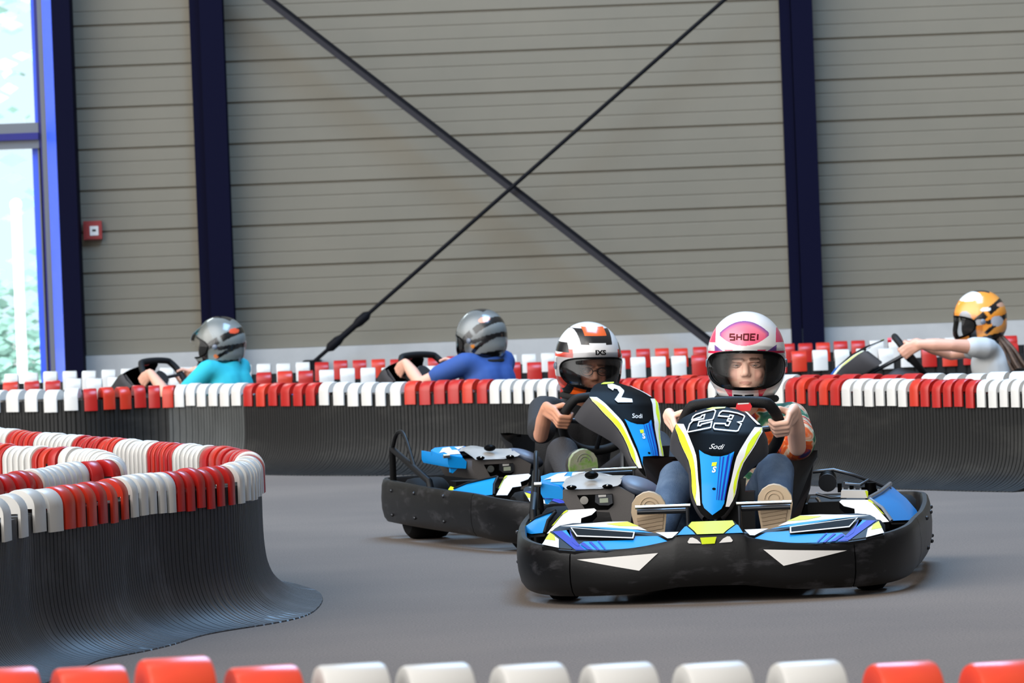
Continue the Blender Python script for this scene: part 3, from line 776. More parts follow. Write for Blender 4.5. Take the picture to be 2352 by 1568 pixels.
def make_driver(label, cfg, group=None):
    """seated driver in kart coordinates, built as one skin surface with clothing as children"""
    vox = cfg.get('voxel', .007); ln = cfg.get('lean', 0.0); sc = cfg.get('size', 1.0)
    hc = Vector(cfg['head']); skin = cfg['skin']; fine = vox < .005
    H = lambda x, y, z: Vector((x, y, z * sc))
    fw = cfg.get('upright', 0.0)
    pel, wai, che, nek = H(ln * .1, 1.47 - fw * .5, .17), H(ln * .3, 1.50 - fw, .30), H(ln * .6, 1.47 - fw, .44), H(ln * .88, 1.40 - fw * .5, .575)
    sh = {s: H(s * cfg.get('shw', .150) + ln * .8, 1.42 - fw * .8, .535) for s in (1, -1)}
    wc = WC + cfg.get('wheel_off', Vector((0, 0, 0)))
    ta = cfg.get('grip', {1: radians(4), -1: radians(176)})
    wr = {}; el = {}
    body = MB()
    for s in (1, -1):
        t = ta[s]; r = rim_pt(t); P = wc + r; n = r.normalized()
        tv = (WU * cos(t) - Vector((1, 0, 0)) * sin(t)); tv = tv if tv.z > 0 else -tv
        wr[s] = hand(body, P, tv.normalized(), n, WA, .86 if cfg.get('kid') else 1.0)
        el[s] = Vector(cfg['elbow'][s])
        ra = .026 if cfg.get('kid') else .030
        body.capsule(wr[s], wr[s].lerp(el[s], .45), ra * .86, ra * 1.22); body.capsule(wr[s].lerp(el[s], .45), el[s], ra * 1.22, ra * 1.15)
        body.capsule(el[s], sh[s], ra * 1.15, ra * 1.7)
    for a, b, r0, r1 in ((pel, wai, .115, .10), (wai, che, .10, .105)):
        for s in (-.045, .045): body.capsule(a + Vector((s, 0, 0)), b + Vector((s, 0, 0)), r0 * .9, r1 * .9)
    for s in (1, -1): body.capsule(che + Vector((s * .05, 0, .03)), sh[s] + Vector((-s * .03, .01, -.01)), .085, .055)
    body.capsule(che + Vector((0, 0, .04)), nek, .085, .055); body.capsule(nek, hc + Vector((0, .03, -.10)), .052, .05)
    hip, kn, an, toe = {}, {}, {}, {}
    for s in (1, -1):
        hip[s] = H(s * .085, 1.38, .17); kn[s] = Vector(cfg['knee'][s]); fx = cfg['foot'][s]
        an[s] = Vector((fx[0], fx[1] + .09, .145 + (fx[2] - .35))); toe[s] = Vector(fx)
        body.capsule(hip[s], kn[s], .068, .046); body.capsule(kn[s], an[s], .046, .03); body.capsule(an[s], toe[s].lerp(an[s], .35) + Vector((0, .02, 0)), .03, .024)
    # head and face (front is -y)
    fy = -1
    hd = lambda x, y, z: hc + cfg['hrot'] @ Vector((x, y, z))
    body.sphere(hc + cfg['hrot'] @ Vector((0, .012, -.005)), (.077, .088, .105), 0, 32, 22, cfg['hrot'])
    body.sphere(hd(0, -.034, -.068), (.067, .052, .062), 0, 28, 18, cfg['hrot'])
    if fine:
        body.capsule(hd(0, -.078, -.030), hd(0, -.094, -.062), .010, .0125)          # nose bridge to tip
        for s in (1, -1):
            body.sphere(hd(s * .010, -.088, -.068), .0082, 0, 10, 8)                 # nostril wings
            body.sphere(hd(s * .036, -.060, -.068), (.022, .018, .020), 0, 14, 10)   # cheeks
            body.capsule(hd(s * .014, -.083, -.020), hd(s * .044, -.068, -.020), .0075, .006)   # brow ridge
            body.sphere(hd(s * .075, .01, -.04), (.008, .018, .028), 0, 12, 8)       # ears
        body.sphere(hd(0, -.0775, -.0925), (.019, .0075, .0048), 0, 16, 10)
        body.sphere(hd(0, -.0770, -.1000), (.016, .0080, .0052), 0, 16, 10)
        body.sphere(hd(0, -.070, -.120), (.022, .018, .016), 0, 14, 10)
    me = remesh(body, vox, 3 if fine else 2)
    inv = cfg['hrot'].transposed()
    lips, brow = mixc(skin, C(176, 90, 86), .5), mixc(skin, cfg.get('hair', C(90, 62, 46)), .6)
    def colf(p):
        c = skin
        if fine:
            q = inv @ (Vector(p) - hc)
            if q.y < -.05:
                if abs(q.x) < .022 and abs(q.z + .096) < .0060 * (1 - (abs(q.x) / .03) ** 2): c = lips
                elif .012 < abs(q.x) < .048 and abs(q.z + .0165 - .06 * (.03 - abs(abs(q.x) - .03))) < .0042: c = brow
                elif .030 < abs(q.x) < .060 and -.09 < q.z < -.05: c = mixc(skin, C(214, 110, 96), .25)
        return c
    set_cols(me, colf)
    per = bpy.data.objects.new('person', me); COL.objects.link(per)
    me.materials.append(mat_attr('skin', .5, 0, .35, .0))
    tag(per, label, 'person', group)
    if fine:
        for s in (1, -1):
            e = MB(); c = hd(s * .031, -.0700, -.036); e.sphere(c, .0125, 0, 18, 12)
            d = cfg['hrot'] @ Vector((0, -1, 0)); u, w = circle_frame(d)
            for r, k, mi in ((.0066, .0116, 1), (.0030, .0123, 2)):
                e.add([c + d * k + (u * cos(2 * pi * i / 14) + w * sin(2 * pi * i / 14)) * r for i in range(14)], [tuple(range(14))], mi)
            e.build('eye', [mat('eye_white', C(196, 186, 178), .25), mat('iris_brown', C(70, 46, 30), .2), GLOSSBLK], per)
            l = MB(); l.tube([hd(s * (.031 + .0155 * cos(t)), -.0815 + .008 * abs(cos(t)), -.036 + .0050 * sin(t)) for t in [pi * i / 10 for i in range(11)]], .0048, 0, 8)
            l.tube([hd(s * (.031 + .0155 * cos(t)), -.0805 + .008 * abs(cos(t)), -.036 - .0055 * sin(t)) for t in [pi * i / 10 for i in range(11)]], .0036, 0, 8)
            l.build('eyelid', mat('eyelid_' + cfg['key'], mixc(skin, C(60, 34, 30), .55), .5), per)
    # T-shirt
    ts = MB()
    for a, b, r0, r1 in ((pel, wai, .122, .112), (wai, che, .112, .118)):
        for s in (-.045, .045): ts.capsule(a + Vector((s, 0, 0)), b + Vector((s, 0, 0)), r0, r1)
    for s in (1, -1):
        ts.capsule(che + Vector((s * .05, 0, .03)), sh[s] + Vector((-s * .03, .01, -.01)), .098, .068)
        e = sh[s].lerp(el[s], cfg.get('sleeve', .62)); ts.capsule(sh[s], e, .064, cfg.get('cuff', .058), hr=2)
    ts.capsule(che + Vector((0, 0, .05)), nek + Vector((0, .02, -.015)), .092, .070)
    tm = remesh(ts, .009 if fine else .012, 3)
    tm.materials.append(cfg['shirt']); link('t_shirt', tm, per)
    # trousers
    tr = MB()
    for s in (1, -1):
        tr.capsule(pel, hip[s], .115, .098); tr.capsule(hip[s], kn[s], .084, .066); tr.capsule(kn[s], kn[s].lerp(an[s], .9), .064, .046)
    rm = remesh(tr, .009 if fine else .014, 3); rm.materials.append(cfg['trousers']); link('trousers', rm, per)
    # shoes: tread sole and upper
    for s in (1, -1):
        x, y, z = cfg['foot'][s]
        heel = Vector((x * .97, y + .03, z - .235)); L = Vector((x, y, z)) - heel; ln_ = L.length; L.normalize(); U = Vector((1, 0, 0)); N = L.cross(U).normalized()
        if N.y > 0: N = -N
        N.normalize()
        prof = [(0, .034), (.08, .044), (.25, .046), (.42, .046), (.58, .053), (.72, .058), (.84, .054), (.93, .040), (.985, .018), (1, 0)]
        out = [(w * (1 + .06 * s), l) for l, w in prof] + [(-w * (1 - .06 * s), l) for l, w in reversed(prof[:-1])]
        base = [heel + L * (l * ln_) + U * w for w, l in out]
        sl = MB(); sl.prism(base, N * -.024, 0)
        for i in range(9):
            l = .06 + i * .055 + (.10 if i > 4 else 0)
            hw = interp(l, [(a, b) for a, b in prof]) * .82
            c = heel + L * (l * ln_) + N * .0005
            if hw < .012: continue
            g = .022
            sl.prism([c + U * (-hw) + L * .0, c + U * hw + L * .012, c + U * hw + L * (.012 + g * .5), c - U * hw + L * (g * .5)], N * .003, 1)
        c = heel + L * (.80 * ln_) + N * .0005
        for r in (.030, .018):
            sl.tube([c + (U * cos(t) + L * sin(t)) * r for t in [pi * i / 12 for i in range(13)]], .002, 1, 6)
        up = MB(); ub = base
        rings = [[p - N * .022 for p in ub]]
        for k, (ins, h) in enumerate(((.98, .02), (.93, .05), (.80, .078), (.55, .095))):
            cen = heel + L * (.45 * ln_)
            rings.append([cen + (p - cen) * ins - N * (.022 + h * (1.0 if k < 2 else 1.0)) for p in ub])
        up.loft(rings)
        uo = up.build('shoe', cfg['shoe'], per, 60); sl.build('shoe_sole', [cfg['sole'], cfg['tread']], uo)
    hm = Matrix.Translation(hc + cfg['hrot'] @ Vector((0, 0, cfg.get('hz', .008)))) @ cfg['hrot'].to_4x4()
    make_helmet(per, hm, cfg['pattern'], cfg.get('visor', 'clear'), cfg.get('visor_up', 0), 0, cfg.get('marks'), fine)
    if cfg.get('glasses'):
        g = MB()
        for s in (1, -1):
            g.tube([hd(s * .034 + .024 * cos(t), -.092, -.038 + .017 * sin(t)) for t in [2 * pi * i / 20 for i in range(20)]], .0018, 0, 6, True)
            g.tube([hd(s * .058, -.090, -.034), hd(s * .068, -.05, -.034)], .0016, 0, 6)
        g.tube([hd(-.010, -.092, -.036), hd(0, -.096, -.034), hd(.010, -.092, -.036)], .0018, 0, 6)
        g.build('glasses', GLOSSBLK, per)
    if cfg.get('ponytail'):
        hb = MB(); rnd = random.Random(3)
        for i in range(26):
            o = Vector((rnd.uniform(-.03, .03), rnd.uniform(-.02, .02), 0))
            st = hc + Vector((.02, .10, -.11)) + o
            pts = catmull([st, st + Vector((.03, .05, -.07)) + o * .8, st + Vector((.045, .10, -.17)) + o * 1.6, st + Vector((.05, .17, -.25)) + o * 2.2], 5)
            hb.tube(pts, .009, 0, 6, rad=[.011 * (1 - .55 * q / (len(pts) - 1)) for q in range(len(pts))])
        hb.build('hair', mat('brown_hair', C(86, 62, 46), .5, noise=(40, C(52, 36, 28), .4, .7)), per)
    return per
# ------------------------------------------------------------------ camera, daylight
F_PX = 12000.0
cam = bpy.data.cameras.new('camera'); cam.sensor_width = 36.0; cam.lens = F_PX / 2352 * 36.0
cam.clip_start = .1; cam.clip_end = 400
cam.dof.use_dof = True; cam.dof.focus_distance = 16.9; cam.dof.aperture_fstop = 13.5
co = bpy.data.objects.new('camera', cam); COL.objects.link(co)
co.matrix_world = Matrix.Translation((0, 0, 1.1)) @ Matrix.Rotation(pi / 2 - math.atan(173 / F_PX), 4, 'X') @ Matrix.Rotation(radians(-2.2), 4, 'Z')
scene.camera = co
scene.view_settings.view_transform = 'Standard'; scene.view_settings.look = 'None'
scene.view_settings.exposure = 0.0; scene.view_settings.gamma = 1.0; scene.view_settings.use_curve_mapping = False

w = bpy.data.worlds.new('daylight'); scene.world = w; w.use_nodes = True
nt = w.node_tree; bg = nt.nodes['Background']
tc = nt.nodes.new('ShaderNodeTexCoord')
def dotramp(vec, stops):
    d = nt.nodes.new('ShaderNodeVectorMath'); d.operation = 'DOT_PRODUCT'
    nt.links.new(tc.outputs['Generated'], d.inputs[0]); d.inputs[1].default_value = Vector(vec).normalized()
    m = nt.nodes.new('ShaderNodeMapRange'); m.inputs['From Min'].default_value = -1; m.inputs['From Max'].default_value = 1
    nt.links.new(d.outputs['Value'], m.inputs['Value'])
    r = nt.nodes.new('ShaderNodeValToRGB'); e = r.color_ramp.elements
    while len(e) < len(stops): e.new(.5)
    for q, (p, c) in zip(e, stops): q.position = p; q.color = c + (1,)
    nt.links.new(m.outputs['Result'], r.inputs['Fac']); return r
# bright open sky from the left and behind the camera, dimmer to the right; bright day outside the far window
r1 = dotramp((-.74, -.58, .36), [(.0, (0, 0, 0)), (.74, (.01, .01, .01)), (.85, (.6, .6, .59)), (.92, (1.9, 1.88, 1.84)), (1.0, (2.4, 2.37, 2.31))])
r3 = dotramp((0, 0, 1), [(.0, (.03, .03, .03)), (.50, (.03, .03, .032)), (.62, (.08, .08, .083)), (1.0, (.26, .26, .27))])
r2 = dotramp((0, 1, .05), [(.0, (0, 0, 0)), (.93, (0, 0, 0)), (.985, (.46, .56, .64))])
ad = nt.nodes.new('ShaderNodeMix'); ad.data_type = 'RGBA'; ad.blend_type = 'ADD'; ad.inputs['Factor'].default_value = 1.0
nt.links.new(r1.outputs['Color'], ad.inputs[6]); nt.links.new(r2.outputs['Color'], ad.inputs[7])
ad2 = nt.nodes.new('ShaderNodeMix'); ad2.data_type = 'RGBA'; ad2.blend_type = 'ADD'; ad2.inputs['Factor'].default_value = 1.0
nt.links.new(ad.outputs[2], ad2.inputs[6]); nt.links.new(r3.outputs['Color'], ad2.inputs[7])
nt.links.new(ad2.outputs[2], bg.inputs['Color']); bg.inputs['Strength'].default_value = 1.85
def area(name, loc, look, sx, sy, power, col=(1, 1, 1)):
    l = bpy.data.lights.new(name, 'AREA'); l.shape = 'RECTANGLE'; l.size = sx; l.size_y = sy; l.energy = power; l.color = col
    o = bpy.data.objects.new(name, l); COL.objects.link(o); o.location = loc
    o.rotation_euler = (Vector(look) - Vector(loc)).to_track_quat('-Z', 'Y').to_euler(); return o
area('near_floor_fill', (-3.0, 9, 8.5), (0.3, 17, .3), 3, 10, 190, (1, .86, .74))  # added unseen lamp overhead, tinted warm for the near floor
area('far_floor_fill', (2.0, 25.5, 12), (2.2, 25.5, 0), 9, 5, 2500, (.34, .62, 1))  # added unseen lamp overhead, lightens and blues the far floor
area('outdoor_daylight', (-6, 45, 9), (-5.5, 49, 0), 8, 6, 5000, (.95, 1, 1))

# ------------------------------------------------------------------ hall
WY = 37.75
fm = bpy.data.materials.new('track_asphalt'); fm.use_nodes = True; n_ = fm.node_tree; b_ = n_.nodes['Principled BSDF']
t_ = n_.nodes.new('ShaderNodeTexCoord'); x_ = n_.nodes.new('ShaderNodeTexNoise'); x_.inputs['Scale'].default_value = 140; x_.inputs['Detail'].default_value = 4
y_ = n_.nodes.new('ShaderNodeTexNoise'); y_.inputs['Scale'].default_value = .7; y_.inputs['Detail'].default_value = 5
q_ = n_.nodes.new('ShaderNodeValToRGB'); q_.color_ramp.elements[0].position = .3; q_.color_ramp.elements[1].position = .72
q_.color_ramp.elements[0].color = C(96, 87, 80); q_.color_ramp.elements[1].color = C(127, 116, 107)
k_ = n_.nodes.new('ShaderNodeValToRGB'); k_.color_ramp.elements[0].position = .35; k_.color_ramp.elements[1].position = .7
k_.color_ramp.elements[0].color = (.84, .84, .85, 1); k_.color_ramp.elements[1].color = (1.04, 1.03, 1.02, 1)
m_ = n_.nodes.new('ShaderNodeMix'); m_.data_type = 'RGBA'; m_.blend_type = 'MULTIPLY'; m_.inputs['Factor'].default_value = 1
n_.links.new(t_.outputs['Object'], x_.inputs['Vector']); n_.links.new(t_.outputs['Object'], y_.inputs['Vector'])
n_.links.new(x_.outputs['Fac'], q_.inputs['Fac']); n_.links.new(y_.outputs['Fac'], k_.inputs['Fac'])
n_.links.new(q_.outputs['Color'], m_.inputs[6]); n_.links.new(k_.outputs['Color'], m_.inputs[7]); n_.links.new(m_.outputs[2], b_.inputs['Base Color'])
b_.inputs['Roughness'].default_value = .8; b_.inputs['Specular IOR Level'].default_value = .25
FLOOR = fm
mb = MB(); mb.add([(-14, 1, 0), (14, 1, 0), (14, WY + .1, 0), (-14, WY + .1, 0), (-14, 1, -.2), (14, 1, -.2), (14, WY + .1, -.2), (-14, WY + .1, -.2)],
                  [(0, 1, 2, 3), (7, 6, 5, 4), (0, 4, 5, 1), (2, 6, 7, 3), (1, 5, 6, 2), (0, 3, 7, 4)])
tag(mb.build('floor', FLOOR), kind='structure')
SIDING = mat('wall_siding', C(118, 112, 98), .55, noise=(1.2, C(112, 107, 94), .35, .7))
BASEZ = 0.572
prof = []; z = BASEZ; k = 0
while z < 9:
    big = k % 3 == 0
    d, g = (.030, .013) if big else (.012, .008)
    prof += [(0, z + .016), (-.0, z + .0992 - g - .006), (d, z + .0992 - g), (d, z + .0992)]
    z += .0992; k += 1
k = 0; prof = []; z = BASEZ
prof.append((0.0, z))
while z < 9:
    top = z + .0992; big = (k % 3) == 2
    d, g = (.017, .010) if big else (.004, .006)
    prof += [(0, top - g - .004), (d, top - g), (d, top), (.0, top + .004)]
    z = top; k += 1
def siding(x0, x1):
    m = MB(); a = [(x0, WY + p[0], p[1]) for p in prof] + [(x0, WY + .2, prof[-1][1]), (x0, WY + .2, prof[0][1])]
    m.loft([a, [(x1, p[1], p[2]) for p in a]]); return m
s_ = siding(-3.2, 13); tag(s_.build('wall_back', SIDING, None, 20), kind='structure')
s_ = siding(-13, -6.0); tag(s_.build('wall_left', SIDING, None, 20), kind='structure')
PLINTH = mat('plinth_concrete', C(176, 176, 174), .7, noise=(3, C(164, 164, 163), .4, .7))
mb = MB(); mb.box((4.9, WY + .06, BASEZ / 2), (16.2, .28, BASEZ - .004)); tag(mb.build('baseboard_back', PLINTH), kind='structure')
mb = MB(); mb.box((-9.5, WY + .06, BASEZ / 2), (7, .28, BASEZ - .004)); tag(mb.build('baseboard_left', PLINTH), kind='structure')
NAVY = mat('navy_steel', C(8, 9, 32), .65, spec=.06)
DAYLITB = mat('daylit_blue_paint', C(54, 92, 236), .35, coat=.3)  # brighter blue stands in for window daylight on the reveal and column side
FRAMEN = mat('navy_window_frame', C(22, 26, 110), .4)
FRAMEG = mat('grey_window_frame', C(104, 108, 112), .4)
def column(xl, xr, label, web=.33):
    t = thing('steel_column', label, 'column', ((xl + xr) / 2, 37.5, 0), group='navy columns on the back wall')
    wd = xr - xl; a = MB(); a.box((wd * web / 2, 0, 4.5), (wd * (1 - web), .03, 9)); a.box((wd * web / 2, .21, 4.5), (wd * (1 - web), .03, 9)); a.box((wd * .1, .105, 4.5), (.02, .19, 9))
    a.build('flange', NAVY, t)
    b = MB(); b.box((-wd / 2 + wd * web / 2, .16, 4.5), (wd * web, .1, 9)); b.build('side_channel', NAVY, t)
    return t
column(-2.23, -1.985, 'navy steel column between the call point and the crossed braces')
column(2.014, 2.243, 'navy steel column behind the driver in the white and pink helmet')
t = thing('corner_column', 'navy corner column with daylit blue edge beside the window', 'column', (-3.144, 37.5, 0))
a = MB(); a.box((0, .0, 4.5), (0.132, .06, 9)); a.box((.02, .12, 4.5), (.1, .2, 9)); a.build('flange', NAVY, t)
a = MB(); x0 = -0.059; x1 = -0.15
a.prism([(x0, -.03, 0), (x1, .16, 0), (x1 + .03, .2, 0), (x0, .2, 0)], (0, 0, 9), 0); a.build('daylit_edge', DAYLITB, t)  # window-lit side of the column, its daylight put into the colour
# window with two panes, frames and transom
win = bpy.data.objects.new('window_1', None); COL.objects.link(win); win.location = (-3.294, WY, 0); tag(win, kind='structure')
XW = lambda px: 0
def wbox(name, x0, x1, y0, y1, z0, z1, m):
    a = MB(); a.box(((x0 + x1) / 2, (y0 + y1) / 2, (z0 + z1) / 2), (abs(x1 - x0), abs(y1 - y0), abs(z1 - z0)))
    return a.build(name, m, win)
ZT, ZB = 2.266, 2.081
wx = dict(glass=-0.091, blue=-0.063, navy=-0.038, low=-0.12, low2=-0.076, low3=-0.054)
wbox('frame_post', wx['navy'], 0, -.05, .12, 0, 9, FRAMEG)
wbox('frame_post', wx['blue'], wx['navy'], -.02, .12, 0, 9, FRAMEN)
wbox('frame_bead', wx['glass'], wx['blue'], .04, .12, ZT, 9, DAYLITB)
wbox('transom', -2.7, wx['blue'], -.03, .12, ZB, ZT, FRAMEG)
wbox('transom_bead', -2.7, wx['blue'], -.06, -.03, (ZB + ZT) / 2 - .03, (ZB + ZT) / 2 + .02, FRAMEN)
wbox('sash_frame', wx['low3'] - .0, wx['blue'], -.02, .12, 0, ZB, FRAMEN)
wbox('sash_frame', wx['low2'], wx['low3'], .0, .12, 0, ZB, FRAMEG)
wbox('sash_bead', wx['low'], wx['low2'], .04, .12, 0, ZB, DAYLITB)
GLASS = mat_clear('window_glass', (.95, .98, .98, 1), .02)
wbox('pane', -2.7, wx['glass'], .07, .08, ZT, 9, GLASS); wbox('pane', -2.7, wx['low'], .07, .08, 0, ZB, GLASS)
# outdoors
mb = MB(); mb.add([(-40, WY + .3, -.02), (20, WY + .3, -.02), (20, 110, -.02), (-40, 110, -.02)], [(0, 1, 2, 3)])
tag(mb.build('ground_outside', mat('pale_paving', C(232, 234, 234), .8)), kind='structure')
rnd = random.Random(8)
tr = thing('tree', 'pale leafy tree outside the window at upper left', 'tree', (-5.6, 52, 0))
lf = MB()
for i in range(2600):
    c = Vector((rnd.gauss(0, 1.25), rnd.gauss(0, 1.2), 5.2 + rnd.gauss(0, 1.5)))
    if rnd.random() < .35 and c.z < 4.6: continue
    d = Vector((rnd.uniform(-1, 1), rnd.uniform(-1, 1), rnd.uniform(-.5, 1))).normalized(); u, v = circle_frame(d); s = rnd.uniform(.07, .16)
    lf.add([c - u * s, c - v * s * .45, c + u * s, c + v * s * .45], [(0, 1, 2, 3)])
lm = mat('leaf_green', C(150, 190, 178), .4)
lf.build('foliage', lm, tr)
tk = MB(); tk.tube([(0, 0, 0), (.05, 0, 1.8), (0, .05, 3.4), (.1, 0, 5.2)], .14, 0, 12, rad=[.17, .14, .11, .05]); tk.tube([(.02, 0, 2.6), (.5, .1, 3.8), (.9, .1, 4.9)], .07, 0, 8, rad=[.08, .05, .03])
tk.build('trunk', mat('bark', C(120, 104, 90), .8), tr)
po = MB(); po.tube([(0, 0, 0), (0, 0, 1.799)], .045, 0, 12); po.sphere((0, 0, 1.806), .055, 0, 12, 8)
o = po.build('bollard_post', mat('white_post', C(235, 235, 235), .5)); o.location = (-4.316, 46, 0)
tag(o, 'white post outside the lower window pane', 'post')
hg = MB()
for i in range(1500):
    c = Vector((rnd.uniform(-1.6, 1.6), rnd.uniform(-.4, .4), abs(rnd.gauss(0, .55)) + .1)); d = Vector((rnd.uniform(-1, 1), -1, rnd.uniform(-.5, 1))).normalized(); u, v = circle_frame(d); s = rnd.uniform(.05, .11)
    hg.add([c - u * s, c - v * s * .5, c + u * s, c + v * s * .5], [(0, 1, 2, 3)])
o = hg.build('shrub', lm); o.location = (-5.3, 54, -.02); tag(o, 'pale green shrub seen through the lower window pane', 'shrub')
# call point
cp = thing('fire_call_point', 'small red fire call point with white square on the siding', 'fire alarm', (-2.992, WY - .03, 1.473))
a = MB(); a.box((0, 0, 0), (.13, .06, .135)); a.box((.01, -.033, 0), (.115, .01, .12)); a.build('housing', mat('dark_red_plastic', C(150, 34, 36), .4), cp)
a = MB(); a.box((.012, -.041, -.003), (.062, .008, .068)); a.build('press_panel', WHITE, cp)
a = MB(); a.box((.012, -.046, .0), (.026, .004, .014)); a.build('press_mark', DARKPL, cp)
# crossed braces
BR = mat('dark_brace_steel', C(14, 15, 20), .6, spec=.1); BR2 = mat('grey_brace_steel', C(50, 48, 51), .6, spec=.1)
def wp(x, z, y=37.36): return Vector((x, y, z))
b0, b1 = Vector((-1.6404,37.36,3.0777)), Vector((1.4432,37.36,0.4935))
dr = (b1 - b0).normalized(); nn = Vector((dr.z, 0, -dr.x)); nn = nn if nn.z > 0 else -nn
b0 = b0 - dr * 3.2
t = thing('brace', 'dark double angle brace falling from upper left to lower right', 'brace', b0, group='crossed wall braces')
a = MB(); L_ = (b1 - b0).length
a.prism([nn * .022, nn * .022 + Vector((0, .05, 0)), nn * -.004 + Vector((0, .05, 0)), nn * -.004], dr * L_, 0); a.build('upper_flange', BR, t)
a = MB(); a.prism([nn * -.004, nn * -.004 + Vector((0, .012, 0)), nn * -.042 + Vector((0, .012, 0)), nn * -.042], dr * L_, 0); a.build('lower_flange', BR2, t)
b0, b1 = Vector((1.62,37.28,2.9484)), Vector((-1.4375,37.28,0.4561))
dr = (b1 - b0).normalized(); b0 = b0 - dr * 3.2
t = thing('brace', 'dark tie rod with turnbuckle falling from upper right to lower left', 'brace', b0, group='crossed wall braces')
a = MB(); a.tube([(0, 0, 0), b1 - b0], .015, 0, 10); a.build('rod', BR, t)
c = Vector((-1.1646,37.28,0.6788)) - b0
a = MB(); a.tube([c - dr * .20, c - dr * .17, c - dr * .10, c - dr * .06, c + dr * .06, c + dr * .10, c + dr * .17, c + dr * .2], .03, 0, 10, rad=[.017, .036, .036, .024, .024, .036, .036, .017]); a.build('turnbuckle', BR, t)
e_ = b1 - b0
a = MB(); a.box(e_ + Vector((0, .19, -.02)), (.12, .42, .09)); a.build('end_plate', BR, t)

# ------------------------------------------------------------------ barriers
def barrier(name, label, path, zt, flare, segs, cat='barrier', rib=True):
    root = thing(name, label, cat, (path[0][0], path[0][1], 0)); o = Vector((path[0][0], path[0][1], 0))
    front = [(p.x, min(p.y, .990)) for p in catmull([Vector(q) for q in [(.042, 0), (.042, .2), (.042, .40), (.045, .56), (.054, .70), (.076, .82), (.115, .905), (.16, .955), (.205, .982), (.235, .990)]], 3)]
    for a0, a1, m in segs:
        rings = []
        P = path[a0:a1 + 1]
        for i in range(len(P)):
            j = a0 + i
            pa = path[max(0, j - 1)]; pb = path[min(len(path) - 1, j + 1)]
            t = Vector((pb[0] - pa[0], pb[1] - pa[1], 0)).normalized(); n = Vector((t.y, -t.x, 0))
            steps = ((0, 0), (.40, 0), (.42, .008), (.48, .008), (.50, 0), (.90, 0), (.92, .008), (.98, .008)) if (rib and i < len(P) - 1) else ((0, 0),)
            for fr, ins in steps:
                c = Vector((P[i][0], P[i][1], 0)) - o
                if fr: c += (Vector((P[i + 1][0], P[i + 1][1], 0)) - Vector((P[i][0], P[i][1], 0))) * fr
                h = zt
                ring = [c + n * ((.039 + (q - .042) * (flare + .003) / .235) - ins) + Vector((0, 0, h * (1 - f) + (-.0 if f < .9 else -ins * .5))) for q, f in front]
                ring += [c + n * ((.036 + .2 * flare / .235)), c - n * .037, c - n * .039 + Vector((0, 0, h))]
                rings.append(ring)
        m_ = MB(); m_.loft(rings); m_.build('rubber_panel', m, root, 30)
    return root
